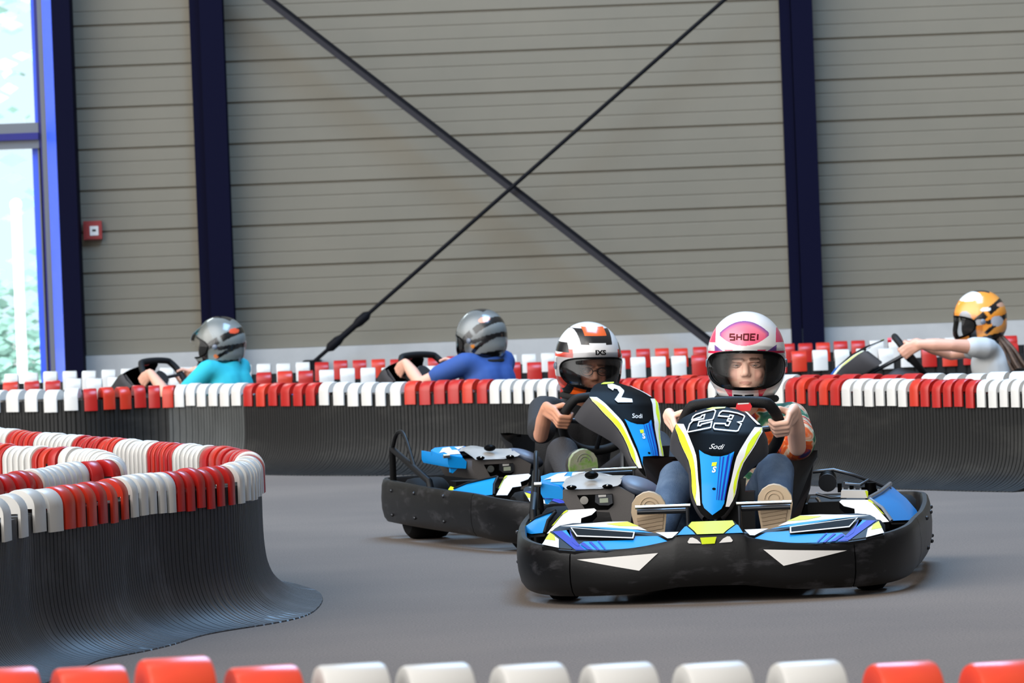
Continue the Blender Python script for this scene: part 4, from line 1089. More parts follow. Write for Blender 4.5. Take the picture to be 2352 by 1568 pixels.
MAIN = [(-3.119,30.19),(-3.083,30.155),(-3.048,30.12),(-3.012,30.085),(-2.976,30.05),(-2.939,30.016),(-2.903,29.982),(-2.865,29.949),(-2.828,29.916),(-2.789,29.884),(-2.75,29.853),(-2.71,29.823),(-2.668,29.796),(-2.625,29.771),(-2.58,29.749),(-2.533,29.732),(-2.484,29.722),(-2.434,29.721),(-2.385,29.73),(-2.338,29.747),(-2.293,29.769),(-2.249,29.792),(-2.204,29.814),(-2.158,29.832),(-2.109,29.845),(-2.06,29.852),(-2.01,29.851),(-1.961,29.841),(-1.914,29.824),(-1.87,29.799),(-1.83,29.771),(-1.791,29.739),(-1.754,29.705),(-1.719,29.67),(-1.684,29.634),(-1.65,29.597),(-1.616,29.56),(-1.583,29.523),(-1.551,29.484),(-1.52,29.445),(-1.489,29.406),(-1.459,29.366),(-1.43,29.325),(-1.401,29.284),(-1.373,29.243),(-1.344,29.202),(-1.316,29.161),(-1.289,29.119),(-1.261,29.077),(-1.234,29.036),(-1.206,28.994),(-1.179,28.952),(-1.151,28.91),(-1.123,28.869),(-1.095,28.828),(-1.066,28.787),(-1.036,28.747),(-1.005,28.708),(-0.973,28.669),(-0.94,28.632),(-0.906,28.595),(-0.872,28.558),(-0.837,28.522),(-0.803,28.486),(-0.768,28.45),(-0.733,28.414),(-0.698,28.378),(-0.663,28.343),(-0.626,28.309),(-0.589,28.276),(-0.55,28.245),(-0.509,28.215),(-0.468,28.187),(-0.426,28.16),(-0.384,28.133),(-0.342,28.106),(-0.301,28.077),(-0.261,28.048),(-0.221,28.017),(-0.183,27.984),(-0.147,27.95),(-0.112,27.914),(-0.078,27.877),(-0.046,27.839),(-0.014,27.8),(0.017,27.761),(0.047,27.721),(0.077,27.681),(0.106,27.641),(0.136,27.6),(0.165,27.56),(0.194,27.519),(0.223,27.478),(0.252,27.438),(0.281,27.397),(0.31,27.356),(0.338,27.315),(0.367,27.274),(0.395,27.233),(0.423,27.191),(0.451,27.15),(0.479,27.109),(0.507,27.067),(0.535,27.026),(0.563,26.984),(0.59,26.942),(0.618,26.901),(0.646,26.859),(0.674,26.817),(0.701,26.776),(0.729,26.734),(0.757,26.693),(0.784,26.651),(0.812,26.609),(0.839,26.567),(0.866,26.525),(0.893,26.483),(0.92,26.441),(0.947,26.399),(0.973,26.356),(0.999,26.314),(1.025,26.271),(1.051,26.228),(1.076,26.185),(1.101,26.142),(1.126,26.098),(1.151,26.055),(1.176,26.012),(1.201,25.968),(1.225,25.924),(1.249,25.881),(1.273,25.837),(1.297,25.793),(1.32,25.748),(1.343,25.704),(1.365,25.659),(1.386,25.614),(1.406,25.568),(1.424,25.521),(1.442,25.474),(1.458,25.427),(1.473,25.379),(1.488,25.332),(1.503,25.284),(1.518,25.237),(1.535,25.189),(1.551,25.142),(1.569,25.095),(1.586,25.048),(1.604,25.002),(1.622,24.955),(1.64,24.908),(1.659,24.862),(1.678,24.816),(1.697,24.77),(1.717,24.724),(1.738,24.678),(1.759,24.633),(1.78,24.588),(1.803,24.543),(1.826,24.499),(1.849,24.455),(1.873,24.411),(1.898,24.367),(1.923,24.324),(1.948,24.281),(1.973,24.238),(1.999,24.195),(2.025,24.152),(2.051,24.109),(2.077,24.066),(2.103,24.024),(2.13,23.981),(2.156,23.939),(2.183,23.897),(2.21,23.855),(2.238,23.813),(2.266,23.772),(2.295,23.732),(2.325,23.691),(2.355,23.651),(2.386,23.612),(2.416,23.572)]
REAR = [(0.685,27.31),(0.717,27.272),(0.749,27.234),(0.781,27.195),(0.813,27.156),(0.843,27.117),(0.873,27.076),(0.902,27.036),(0.93,26.995),(0.959,26.953),(0.987,26.912),(1.014,26.87),(1.042,26.829),(1.07,26.787),(1.098,26.746),(1.126,26.704),(1.154,26.663),(1.182,26.621),(1.21,26.58),(1.238,26.539),(1.266,26.498),(1.295,26.456),(1.323,26.415),(1.352,26.374),(1.38,26.333),(1.409,26.292),(1.438,26.251),(1.466,26.21),(1.495,26.17),(1.524,26.129),(1.553,26.088),(1.582,26.048),(1.612,26.007),(1.641,25.966),(1.67,25.926),(1.699,25.885),(1.729,25.845),(1.758,25.805),(1.788,25.764),(1.818,25.724),(1.848,25.684),(1.878,25.644),(1.908,25.604),(1.938,25.564),(1.968,25.524),(1.998,25.484),(2.028,25.444),(2.057,25.403),(2.085,25.362),(2.113,25.321),(2.142,25.28),(2.17,25.239),(2.201,25.199),(2.234,25.161),(2.269,25.126),(2.308,25.094),(2.348,25.065),(2.391,25.039),(2.434,25.014),(2.478,24.99),(2.522,24.966),(2.566,24.942)]
OUT = [(-1.703,13.43),(-1.695,13.479),(-1.687,13.529),(-1.68,13.578),(-1.672,13.628),(-1.664,13.677),(-1.656,13.726),(-1.648,13.776),(-1.64,13.825),(-1.631,13.874),(-1.623,13.924),(-1.615,13.973),(-1.607,14.022),(-1.599,14.072),(-1.592,14.121),(-1.584,14.17),(-1.576,14.22),(-1.568,14.269),(-1.56,14.319),(-1.553,14.368),(-1.545,14.417),(-1.538,14.467),(-1.53,14.516),(-1.523,14.566),(-1.517,14.615),(-1.511,14.665),(-1.505,14.715),(-1.5,14.764),(-1.496,14.814),(-1.492,14.864),(-1.488,14.914),(-1.485,14.964),(-1.482,15.014),(-1.478,15.064),(-1.473,15.113),(-1.467,15.163),(-1.459,15.212),(-1.448,15.261),(-1.433,15.309),(-1.415,15.356),(-1.396,15.402),(-1.376,15.448),(-1.358,15.494),(-1.34,15.541),(-1.324,15.588),(-1.31,15.636),(-1.296,15.684),(-1.284,15.733),(-1.273,15.782),(-1.264,15.831),(-1.255,15.88),(-1.247,15.929),(-1.238,15.979),(-1.228,16.028),(-1.217,16.076),(-1.204,16.125),(-1.19,16.172),(-1.173,16.22),(-1.155,16.266),(-1.135,16.312),(-1.113,16.357),(-1.09,16.401),(-1.066,16.445),(-1.042,16.489),(-1.02,16.534),(-0.999,16.579),(-0.98,16.625),(-0.963,16.673),(-0.949,16.721),(-0.937,16.769),(-0.928,16.818),(-0.921,16.868),(-0.916,16.917),(-0.912,16.967),(-0.908,17.017),(-0.906,17.067),(-0.904,17.117),(-0.903,17.167),(-0.901,17.217),(-0.9,17.267),(-0.9,17.317),(-0.899,17.367),(-0.899,17.417),(-0.9,17.467),(-0.9,17.517),(-0.901,17.567),(-0.903,17.617),(-0.905,17.667),(-0.907,17.717),(-0.91,17.767),(-0.913,17.817),(-0.917,17.867),(-0.921,17.916),(-0.927,17.966),(-0.933,18.016),(-0.94,18.065),(-0.948,18.115),(-0.958,18.164),(-0.967,18.213),(-0.978,18.262),(-0.988,18.311),(-0.998,18.359),(-1.009,18.408),(-1.02,18.457),(-1.032,18.506),(-1.045,18.554),(-1.058,18.602),(-1.073,18.65),(-1.089,18.697),(-1.105,18.744),(-1.123,18.791),(-1.139,18.838),(-1.156,18.886),(-1.172,18.933),(-1.188,18.98),(-1.204,19.028),(-1.22,19.075),(-1.236,19.123),(-1.252,19.17),(-1.267,19.218),(-1.283,19.265),(-1.298,19.313),(-1.314,19.36),(-1.329,19.408),(-1.345,19.455),(-1.36,19.503),(-1.376,19.55),(-1.392,19.598),(-1.408,19.645),(-1.424,19.692),(-1.44,19.74),(-1.456,19.787),(-1.472,19.834),(-1.488,19.882),(-1.504,19.929),(-1.52,19.976),(-1.536,20.024),(-1.552,20.071),(-1.568,20.119),(-1.584,20.166),(-1.6,20.214),(-1.615,20.261),(-1.631,20.308),(-1.647,20.356),(-1.662,20.403),(-1.678,20.451),(-1.694,20.498),(-1.709,20.546),(-1.725,20.593),(-1.74,20.641),(-1.755,20.689),(-1.771,20.736),(-1.786,20.784),(-1.801,20.832),(-1.816,20.879),(-1.831,20.927),(-1.846,20.975),(-1.861,21.022),(-1.876,21.07),(-1.891,21.118),(-1.905,21.166),(-1.92,21.213),(-1.934,21.261),(-1.949,21.309),(-1.963,21.357),(-1.977,21.405),(-1.99,21.453),(-2.004,21.502),(-2.017,21.55),(-2.03,21.598),(-2.043,21.646),(-2.055,21.695),(-2.068,21.743),(-2.081,21.791),(-2.094,21.84),(-2.107,21.888),(-2.12,21.936),(-2.133,21.984),(-2.146,22.033),(-2.16,22.081),(-2.173,22.129),(-2.186,22.177),(-2.199,22.226),(-2.212,22.274),(-2.226,22.322),(-2.239,22.37),(-2.252,22.418),(-2.266,22.467),(-2.279,22.515),(-2.292,22.563),(-2.305,22.611),(-2.319,22.659),(-2.332,22.708),(-2.345,22.756),(-2.358,22.804)]
INN = [(-2.124,20.486),(-2.111,20.438),(-2.097,20.39),(-2.084,20.341),(-2.07,20.293),(-2.057,20.245),(-2.044,20.197),(-2.03,20.149),(-2.017,20.101),(-2.003,20.052),(-1.99,20.004),(-1.976,19.956),(-1.962,19.908),(-1.948,19.86),(-1.933,19.812),(-1.918,19.765),(-1.903,19.717),(-1.887,19.67),(-1.87,19.623),(-1.852,19.576),(-1.834,19.529),(-1.817,19.483),(-1.799,19.436),(-1.781,19.389),(-1.763,19.342),(-1.744,19.296),(-1.725,19.25),(-1.703,19.205),(-1.678,19.162),(-1.649,19.121),(-1.62,19.08),(-1.595,19.037),(-1.574,18.992),(-1.558,18.944),(-1.544,18.896),(-1.531,18.848),(-1.519,18.799),(-1.508,18.751),(-1.498,18.702),(-1.488,18.653),(-1.479,18.604),(-1.47,18.554),(-1.462,18.505),(-1.454,18.456),(-1.446,18.406),(-1.439,18.357),(-1.432,18.307),(-1.426,18.258),(-1.42,18.208),(-1.414,18.158),(-1.408,18.109),(-1.403,18.059),(-1.398,18.009),(-1.393,17.959),(-1.389,17.91),(-1.385,17.86),(-1.382,17.81),(-1.38,17.76),(-1.38,17.71),(-1.384,17.66),(-1.399,17.613),(-1.434,17.578),(-1.475,17.549),(-1.499,17.506),(-1.512,17.457),(-1.521,17.408),(-1.529,17.359),(-1.537,17.31),(-1.545,17.26),(-1.552,17.211),(-1.558,17.161),(-1.565,17.112),(-1.571,17.062),(-1.577,17.012),(-1.583,16.963),(-1.59,16.913),(-1.599,16.864),(-1.611,16.815),(-1.624,16.767),(-1.641,16.72),(-1.659,16.673),(-1.679,16.627),(-1.698,16.582),(-1.718,16.536)]
MS = [(0,27),(27,40),(40,79),(79,120),(120,162),(162,174),(174,182)]
mm = [BELT2, BELT3, BELT2, BELT2, BELT2, BELT2, BELT2]
barrier('track_barrier', 'long black ribbed rubber barrier across the middle with red and white caps', MAIN, .430, .25, [(a, b, BELT3 if k == 1 else BELT2) for k, (a, b) in enumerate(MS)])
barrier('track_barrier', 'rubber barrier line behind the right end of the long middle barrier', REAR, .430, .10, [(0, len(REAR) - 1, BELT2)])
barrier('track_barrier', 'hairpin rubber barrier at left with a flared foot', OUT, .430, .23, [(0, len(OUT) // 5, BELT), (len(OUT) // 5, len(OUT) - 1, BELT)])
barrier('track_barrier', 'inner rubber loop enclosed by the left hairpin barrier', INN, .430, .045, [(0, len(INN) - 1, DBELT)])
R3 = [(-3.6 + .13 * i, 32.61) for i in range(58)]; R4 = [(-3.9 + .133 * i, 35.61) for i in range(61)]
barrier('track_barrier', 'dark rubber barrier running behind the three distant karts', R3, .430, .10, [(0, len(R3) - 1, DBELT)])
barrier('track_barrier', 'dark rubber barrier at the foot of the back wall', R4, .430, .10, [(0, len(R4) - 1, DBELT)])
FG = [(-0.772,7.699,0.314,'r',0.143,0.537),(-0.645,7.74,0.314,'r',0.143,0.531),(-0.521,7.781,0.314,'r',0.143,0.537),(-0.392,7.823,0.314,'r',0.143,0.516),(-0.262,7.865,0.314,'w',0.143,0.511),(-0.136,7.906,0.314,'w',0.143,0.503),(0.007,7.952,0.314,'w',0.143,0.494),(0.144,7.997,0.314,'w',0.143,0.486),(0.289,8.044,0.314,'w',0.143,0.478),(0.437,8.092,0.314,'w',0.143,0.471),(0.589,8.141,0.314,'r',0.143,0.46),(0.745,8.192,0.314,'r',0.143,0.451)]
fgp = [(-1.2 + .05 * i, 0) for i in range(60)]
fgp = [(x, 7.95 + math.tan(radians(18)) * x) for x, _ in fgp]
barrier('track_barrier', 'rubber barrier in the blurred foreground under red and white caps', fgp, .385, .2, [(0, len(fgp) - 1, BELT)])

# caps: a half-round top with a lip over each face of the rubber
def cap_mesh(name, m):
    R, h, t = .053, .074, .008; a = MB()
    arc = [(R * cos(pi - pi * i / 16), R * sin(pi - pi * i / 16)) for i in range(17)]
    out = [(-R, -h)] + arc + [(R, -h)]
    inn = [(R - t, -h), (R - t, -.004), (-R + t, -.004), (-R + t, -h)]
    poly = out + inn; W = .035; ch = .004
    def ring(x, s): return [(x, p[0] * s, p[1] * s if p[1] > 0 else p[1]) for p in poly]
    a.loft([ring(-W, .955), ring(-W + ch, 1), ring(W - ch, 1), ring(W, .955)])
    o = a.build(name, m, None, 40); me = o.data; bpy.data.objects.remove(o); return me
CAPME = {'w': cap_mesh('white_cap', CAPW), 'r': cap_mesh('red_cap', CAPR), 'o': cap_mesh('red_cap', CAPO), 'f': cap_mesh('red_cap', CAPF)}
ORD = ['leftmost', 'second', 'third', 'fourth', 'fifth', 'sixth', 'seventh', 'eighth', 'ninth', 'tenth', 'eleventh', 'twelfth', 'thirteenth', 'fourteenth', 'fifteenth', 'sixteenth', 'seventeenth']
RUN = ['first', 'second', 'third', 'fourth', 'fifth', 'sixth', 'seventh', 'eighth', 'ninth', 'tenth', 'eleventh']
proto = {}
rc = random.Random(5)
def caps(rows, where, group, z0=.447, jit=.004, wf=.70, bright=False):
    lab = sorted(range(len(rows)), key=lambda i: rows[i][0] / rows[i][1])
    run = {'w': 0, 'r': 0}; prev = None; pos = 0; names = {}
    for i in lab:
        c = rows[i][3]
        if c != prev: run[c] += 1; pos = 0; prev = c
        nm = {'w': 'white', 'r': 'red'}[c]; names[i] = '%s %s cap %sin %s %s run, %s' % (ORD[pos], nm, '' if pos == 0 else 'from left ', RUN[run[c] - 1], nm, where); pos += 1
    for i, r in enumerate(rows):
        c = r[3]; key = c if c == 'w' else ('f' if bright else 'o' if rc.random() < .3 else 'r')
        if key not in proto:
            o = bpy.data.objects.new('barrier_cap', CAPME[key]); COL.objects.link(o); proto[key] = o
        else:
            o = proto[key].copy(); COL.objects.link(o)
        z = (r[5] - .053 if len(r) > 5 else z0) + rc.uniform(-jit, jit)
        o.location = (r[0], r[1], z); o.rotation_euler = (0, 0, r[2] + rc.uniform(-.03, .03))
        o.scale = (min(1.6, max(.6, r[4] * wf / .07)), 1, 1)
        tag(o, names[i], 'barrier cap', group)
caps([(-2.956,30.031,-0.753,'w',0.144),(-2.84,29.926,-0.712,'w',0.137),(-2.728,29.836,-0.628,'w',0.129),(-2.616,29.766,-0.476,'w',0.123),(-2.508,29.725,-0.194,'w',0.114),(-2.412,29.724,0.168,'r',0.106),(-2.322,29.755,0.435,'r',0.099),(-2.233,29.8,0.455,'r',0.095),(-2.144,29.837,0.289,'r',0.094),(-2.054,29.852,0.034,'r',0.092),(-1.963,29.842,-0.27,'r',0.091),(-1.882,29.807,-0.526,'w',0.092),(-1.811,29.756,-0.688,'w',0.095),(-1.743,29.694,-0.771,'w',0.098),(-1.67,29.619,-0.817,'w',0.103),(-1.6,29.542,-0.857,'w',0.111),(-1.529,29.456,-0.898,'w',0.117),(-1.456,29.361,-0.936,'r',0.123),(-1.379,29.253,-0.966,'r',0.128),(-1.305,29.144,-0.981,'r',0.131),(-1.23,29.031,-0.989,'r',0.132),(-1.156,28.917,-0.985,'r',0.131),(-1.083,28.811,-0.95,'r',0.128),(-1.006,28.709,-0.888,'w',0.124),(-0.925,28.615,-0.833,'w',0.12),(-0.845,28.531,-0.808,'w',0.117),(-0.768,28.45,-0.804,'w',0.112),(-0.69,28.37,-0.784,'w',0.107),(-0.611,28.296,-0.721,'w',0.104),(-0.534,28.233,-0.636,'r',0.101),(-0.454,28.178,-0.58,'r',0.099),(-0.374,28.126,-0.579,'r',0.099),(-0.298,28.075,-0.62,'r',0.099),(-0.218,28.014,-0.692,'r',0.1),(-0.138,27.941,-0.784,'r',0.101),(-0.068,27.865,-0.858,'w',0.103),(-0.004,27.788,-0.903,'w',0.105),(0.059,27.705,-0.929,'w',0.104),(0.12,27.621,-0.942,'w',0.105),(0.184,27.534,-0.949,'w',0.106),(0.244,27.449,-0.954,'w',0.107),(0.306,27.361,-0.959,'r',0.108),(0.368,27.272,-0.966,'r',0.108),(0.429,27.183,-0.974,'r',0.109),(0.492,27.09,-0.98,'r',0.108),(0.552,27.001,-0.983,'r',0.106),(0.612,26.911,-0.983,'r',0.104),(0.669,26.824,-0.983,'r',0.101),(0.722,26.744,-0.984,'r',0.099),(0.776,26.664,-0.987,'r',0.097),(0.828,26.584,-0.992,'r',0.097),(0.88,26.503,-1.0,'r',0.097),(0.932,26.422,-1.01,'r',0.099),(0.985,26.337,-1.022,'r',0.099),(1.036,26.252,-1.032,'w',0.101),(1.089,26.162,-1.041,'w',0.103),(1.139,26.076,-1.049,'w',0.104),(1.193,25.982,-1.058,'w',0.105),(1.244,25.891,-1.068,'w',0.107),(1.295,25.796,-1.083,'w',0.113),(1.345,25.7,-1.108,'w',0.12),(1.394,25.595,-1.158,'r',0.127),(1.442,25.473,-1.233,'r',0.132),(1.489,25.328,-1.266,'r',0.135),(1.535,25.187,-1.234,'r',0.137),(1.582,25.06,-1.212,'r',0.134),(1.628,24.94,-1.197,'w',0.127),(1.674,24.825,-1.177,'w',0.119),(1.72,24.718,-1.154,'w',0.113),(1.765,24.62,-1.126,'w',0.107),(1.811,24.527,-1.095,'w',0.101),(1.856,24.442,-1.07,'w',0.097),(1.903,24.359,-1.052,'r',0.094),(1.947,24.282,-1.04,'r',0.091),(1.994,24.203,-1.032,'r',0.089),(2.039,24.128,-1.025,'r',0.087),(2.083,24.056,-1.019,'r',0.087),(2.13,23.981,-1.012,'r',0.085),(2.174,23.91,-1.001,'w',0.083),(2.22,23.84,-0.983,'w',0.081),(2.265,23.774,-0.96,'w',0.079),(2.31,23.712,-0.937,'w',0.078),(2.355,23.651,-0.92,'w',0.077),(2.402,23.591,-0.911,'w',0.076)], 'long middle barrier', 'caps on the long middle barrier')
caps([(0.747,27.237,-0.872,'r',0.137),(0.83,27.134,-0.916,'r',0.139),(0.91,27.024,-0.961,'r',0.141),(0.991,26.905,-0.979,'r',0.141),(1.071,26.786,-0.981,'w',0.143),(1.154,26.663,-0.976,'w',0.143),(1.235,26.544,-0.971,'w',0.147),(1.314,26.428,-0.967,'w',0.15),(1.394,26.313,-0.96,'w',0.152),(1.488,26.179,-0.954,'r',0.155),(1.584,26.046,-0.949,'r',0.157),(1.677,25.916,-0.944,'r',0.159),(1.771,25.787,-0.936,'r',0.158),(1.865,25.662,-0.927,'r',0.159),(1.956,25.54,-0.926,'r',0.157),(2.049,25.415,-0.951,'w',0.151),(2.144,25.276,-0.965,'w',0.145),(2.238,25.157,-0.806,'w',0.138),(2.332,25.077,-0.616,'w',0.134),(2.43,25.016,-0.513,'w',0.126),(2.529,24.962,-0.492,'w',0.117)], 'line behind the middle barrier', 'caps on the line behind the middle barrier')
OC = [(-1.498,14.79,1.482,'w',0.2),(-1.477,15.078,1.477,'w',0.172),(-1.445,15.271,1.296,'w',0.152),(-1.405,15.38,1.174,'w',0.141),(-1.371,15.461,1.186,'r',0.108),(-1.345,15.528,1.225,'r',0.094),(-1.318,15.607,1.268,'r',0.097),(-1.293,15.696,1.319,'r',0.101),(-1.269,15.805,1.38,'r',0.105),(-1.246,15.935,1.398,'r',0.103),(-1.224,16.049,1.348,'w',0.1),(-1.2,16.138,1.279,'w',0.092),(-1.177,16.21,1.223,'w',0.079),(-1.15,16.277,1.171,'w',0.07),(-1.124,16.336,1.122,'w',0.065),(-1.099,16.385,1.084,'r',0.062),(-1.07,16.438,1.07,'r',0.061),(-1.041,16.491,1.09,'r',0.065),(-1.014,16.545,1.131,'r',0.066),(-0.987,16.607,1.189,'r',0.068),(-0.959,16.686,1.272,'r',0.071),(-0.934,16.787,1.378,'w',0.1),(-0.919,16.886,1.458,'w',0.1),(-0.91,16.986,1.506,'w',0.1),(-0.905,17.086,1.531,'w',0.1),(-0.902,17.186,1.545,'w',0.1),(-0.9,17.286,1.556,'w',0.1),(-0.899,17.386,1.569,'w',0.1),(-0.9,17.505,1.588,'r',0.136),(-0.904,17.641,1.61,'r',0.136),(-0.908,17.733,1.624,'w',0.05),(-0.911,17.785,1.634,'w',0.05),(-0.914,17.833,1.644,'w',0.05),(-0.923,17.933,1.673,'r',0.145),(-0.942,18.076,1.732,'r',0.145),(-0.968,18.217,1.772,'r',0.145),(-0.998,18.358,1.786,'r',0.145),(-1.031,18.502,1.814,'r',0.145),(-1.07,18.641,1.877,'r',0.145),(-1.102,18.735,1.914,'w',0.057),(-1.123,18.792,1.919,'w',0.057),(-1.142,18.845,1.913,'w',0.057),(-1.16,18.897,1.904,'w',0.057),(-1.18,18.954,1.897,'w',0.057),(-1.197,19.007,1.894,'w',0.057),(-1.216,19.064,1.892,'r',0.062),(-1.237,19.125,1.891,'r',0.062),(-1.255,19.182,1.889,'r',0.062),(-1.275,19.243,1.887,'r',0.062),(-1.295,19.304,1.886,'r',0.062),(-1.314,19.361,1.886,'r',0.062),(-1.334,19.421,1.886,'w',0.064),(-1.354,19.482,1.888,'w',0.064),(-1.374,19.543,1.891,'w',0.064),(-1.394,19.604,1.894,'w',0.064),(-1.414,19.664,1.896,'w',0.064),(-1.435,19.725,1.898,'w',0.064),(-1.455,19.786,1.899,'w',0.064),(-1.476,19.846,1.899,'w',0.064),(-1.499,19.914,1.898,'r',0.084),(-1.526,19.994,1.897,'r',0.084),(-1.553,20.074,1.894,'r',0.084),(-1.58,20.153,1.892,'r',0.084),(-1.606,20.233,1.891,'r',0.084),(-1.634,20.316,1.89,'r',0.084),(-1.66,20.396,1.889,'r',0.084),(-1.686,20.476,1.887,'r',0.084),(-1.711,20.552,1.886,'w',0.077),(-1.735,20.624,1.884,'w',0.077),(-1.758,20.697,1.882,'w',0.077),(-1.781,20.769,1.88,'w',0.077),(-1.805,20.845,1.878,'w',0.077),(-1.828,20.918,1.876,'w',0.077),(-1.851,20.99,1.874,'w',0.077),(-1.874,21.063,1.872,'w',0.077),(-1.896,21.135,1.869,'w',0.077),(-1.923,21.223,1.864,'r',0.105),(-1.953,21.323,1.857,'r',0.105),(-1.982,21.423,1.848,'r',0.105),(-2.011,21.527,1.838,'r',0.105),(-2.038,21.627,1.831,'r',0.105),(-2.064,21.728,1.83,'r',0.105),(-2.094,21.84,1.833,'w',0.125),(-2.126,21.96,1.837,'w',0.125),(-2.159,22.079,1.838,'w',0.125),(-2.193,22.203,1.839,'w',0.125),(-2.226,22.322,1.839,'w',0.125),(-2.259,22.442,1.839,'w',0.125)]
tipi = max(range(len(OC)), key=lambda i: OC[i][0] / OC[i][1])
caps(OC[:tipi + 1], 'near arm of the left hairpin', 'caps on the left hairpin', wf=.60)
caps(OC[tipi + 1:], 'far arm of the left hairpin', 'caps on the left hairpin')
IC = [(-2.113,20.447,-1.298,'r',0.076),(-2.093,20.374,-1.299,'r',0.076),(-2.072,20.301,-1.3,'r',0.076),(-2.052,20.228,-1.3,'r',0.076),(-2.032,20.154,-1.3,'r',0.076),(-2.011,20.081,-1.298,'r',0.076),(-1.99,20.004,-1.294,'r',0.076),(-1.969,19.931,-1.289,'r',0.076),(-1.947,19.858,-1.279,'r',0.076),(-1.925,19.786,-1.265,'r',0.076),(-1.902,19.713,-1.245,'r',0.076),(-1.875,19.638,-1.223,'w',0.081),(-1.847,19.563,-1.21,'w',0.081),(-1.819,19.488,-1.207,'w',0.081),(-1.79,19.413,-1.204,'w',0.081),(-1.76,19.335,-1.193,'w',0.081),(-1.731,19.265,-1.162,'r',0.074),(-1.7,19.2,-1.076,'r',0.074),(-1.66,19.135,-0.961,'r',0.074),(-1.616,19.073,-1.004,'w',0.082),(-1.577,18.999,-1.179,'w',0.082),(-1.551,18.923,-1.279,'w',0.082),(-1.53,18.842,-1.328,'w',0.082),(-1.511,18.764,-1.353,'w',0.077),(-1.496,18.69,-1.371,'w',0.077),(-1.481,18.615,-1.386,'w',0.077),(-1.468,18.541,-1.4,'w',0.077),(-1.455,18.462,-1.415,'w',0.077),(-1.443,18.386,-1.427,'w',0.077),(-1.433,18.311,-1.437,'w',0.077),(-1.423,18.236,-1.446,'w',0.077),(-1.414,18.156,-1.455,'w',0.077),(-1.405,18.081,-1.464,'w',0.077),(-1.397,18.005,-1.475,'w',0.077),(-1.391,17.93,-1.488,'w',0.077),(-1.385,17.85,-1.506,'w',0.077),(-1.381,17.774,-1.536,'w',0.077),(-1.38,17.698,-1.63,'w',0.077),(-1.394,17.624,-2.019,'r',0.071),(-1.439,17.575,-2.462,'r',0.071),(-1.49,17.526,-2.086,'w',0.068),(-1.511,17.461,-1.803,'w',0.068),(-1.523,17.395,-1.744,'w',0.068),(-1.536,17.32,-1.726,'w',0.084),(-1.548,17.236,-1.713,'w',0.084),(-1.559,17.153,-1.701,'w',0.084),(-1.57,17.07,-1.691,'w',0.084),(-1.58,16.986,-1.7,'w',0.084),(-1.592,16.903,-1.741,'r',0.081),(-1.608,16.825,-1.813,'r',0.081),(-1.631,16.748,-1.897,'r',0.081),(-1.659,16.673,-1.959,'r',0.081),(-1.69,16.6,-1.979,'r',0.081)]
tipi = max(range(len(IC)), key=lambda i: IC[i][0] / IC[i][1])
caps(IC[:tipi + 1], 'far side of the inner loop', 'caps on the inner loop')
caps(IC[tipi + 1:], 'near side of the inner loop', 'caps on the inner loop')
caps([(-3.136,32.609,0.0,'r',0.13),(-3.004,32.609,0.0,'r',0.13),(-2.873,32.609,0.0,'r',0.13),(-2.742,32.609,0.0,'w',0.13),(-2.613,32.609,0.0,'w',0.13),(-2.483,32.609,0.0,'w',0.13),(-2.353,32.609,0.0,'w',0.13),(-2.223,32.609,0.0,'w',0.13),(-2.093,32.609,0.0,'w',0.13),(-1.964,32.609,0.0,'w',0.13),(-1.834,32.609,0.0,'w',0.13),(-1.704,32.609,0.0,'w',0.13),(-1.555,32.609,0.0,'r',0.13),(-1.424,32.609,0.0,'r',0.13),(-1.294,32.609,0.0,'r',0.13),(-1.164,32.609,0.0,'w',0.13),(-1.034,32.609,0.0,'w',0.13),(-0.905,32.609,0.0,'w',0.13),(-0.775,32.609,0.0,'w',0.13),(-0.646,32.609,0.0,'w',0.13),(-0.516,32.609,0.0,'w',0.13),(-0.387,32.609,0.0,'w',0.13),(-0.257,32.609,0.0,'w',0.13),(-0.128,32.609,0.0,'w',0.13),(0.002,32.609,0.0,'r',0.13),(0.133,32.609,0.0,'r',0.13),(0.263,32.609,0.0,'r',0.13),(0.394,32.609,0.0,'r',0.13),(0.524,32.609,0.0,'r',0.13),(0.653,32.609,0.0,'w',0.13),(0.78,32.609,0.0,'w',0.13),(0.907,32.609,0.0,'w',0.13),(1.034,32.609,0.0,'w',0.13),(1.16,32.609,0.0,'r',0.13),(1.285,32.609,0.0,'r',0.13),(1.41,32.609,0.0,'r',0.13),(1.535,32.609,0.0,'r',0.13),(1.66,32.609,0.0,'r',0.13),(1.785,32.609,0.0,'r',0.13),(1.916,32.609,0.0,'w',0.13),(2.053,32.609,0.0,'w',0.13),(2.19,32.609,0.0,'w',0.13),(2.327,32.609,0.0,'w',0.13),(2.464,32.609,0.0,'w',0.13),(2.596,32.609,0.0,'r',0.13),(2.724,32.609,0.0,'r',0.13),(2.852,32.609,0.0,'r',0.13),(2.979,32.609,0.0,'r',0.13),(3.107,32.609,0.0,'r',0.13),(3.246,32.609,0.0,'w',0.13)], 'barrier behind the distant karts', 'caps on the barrier behind the distant karts')
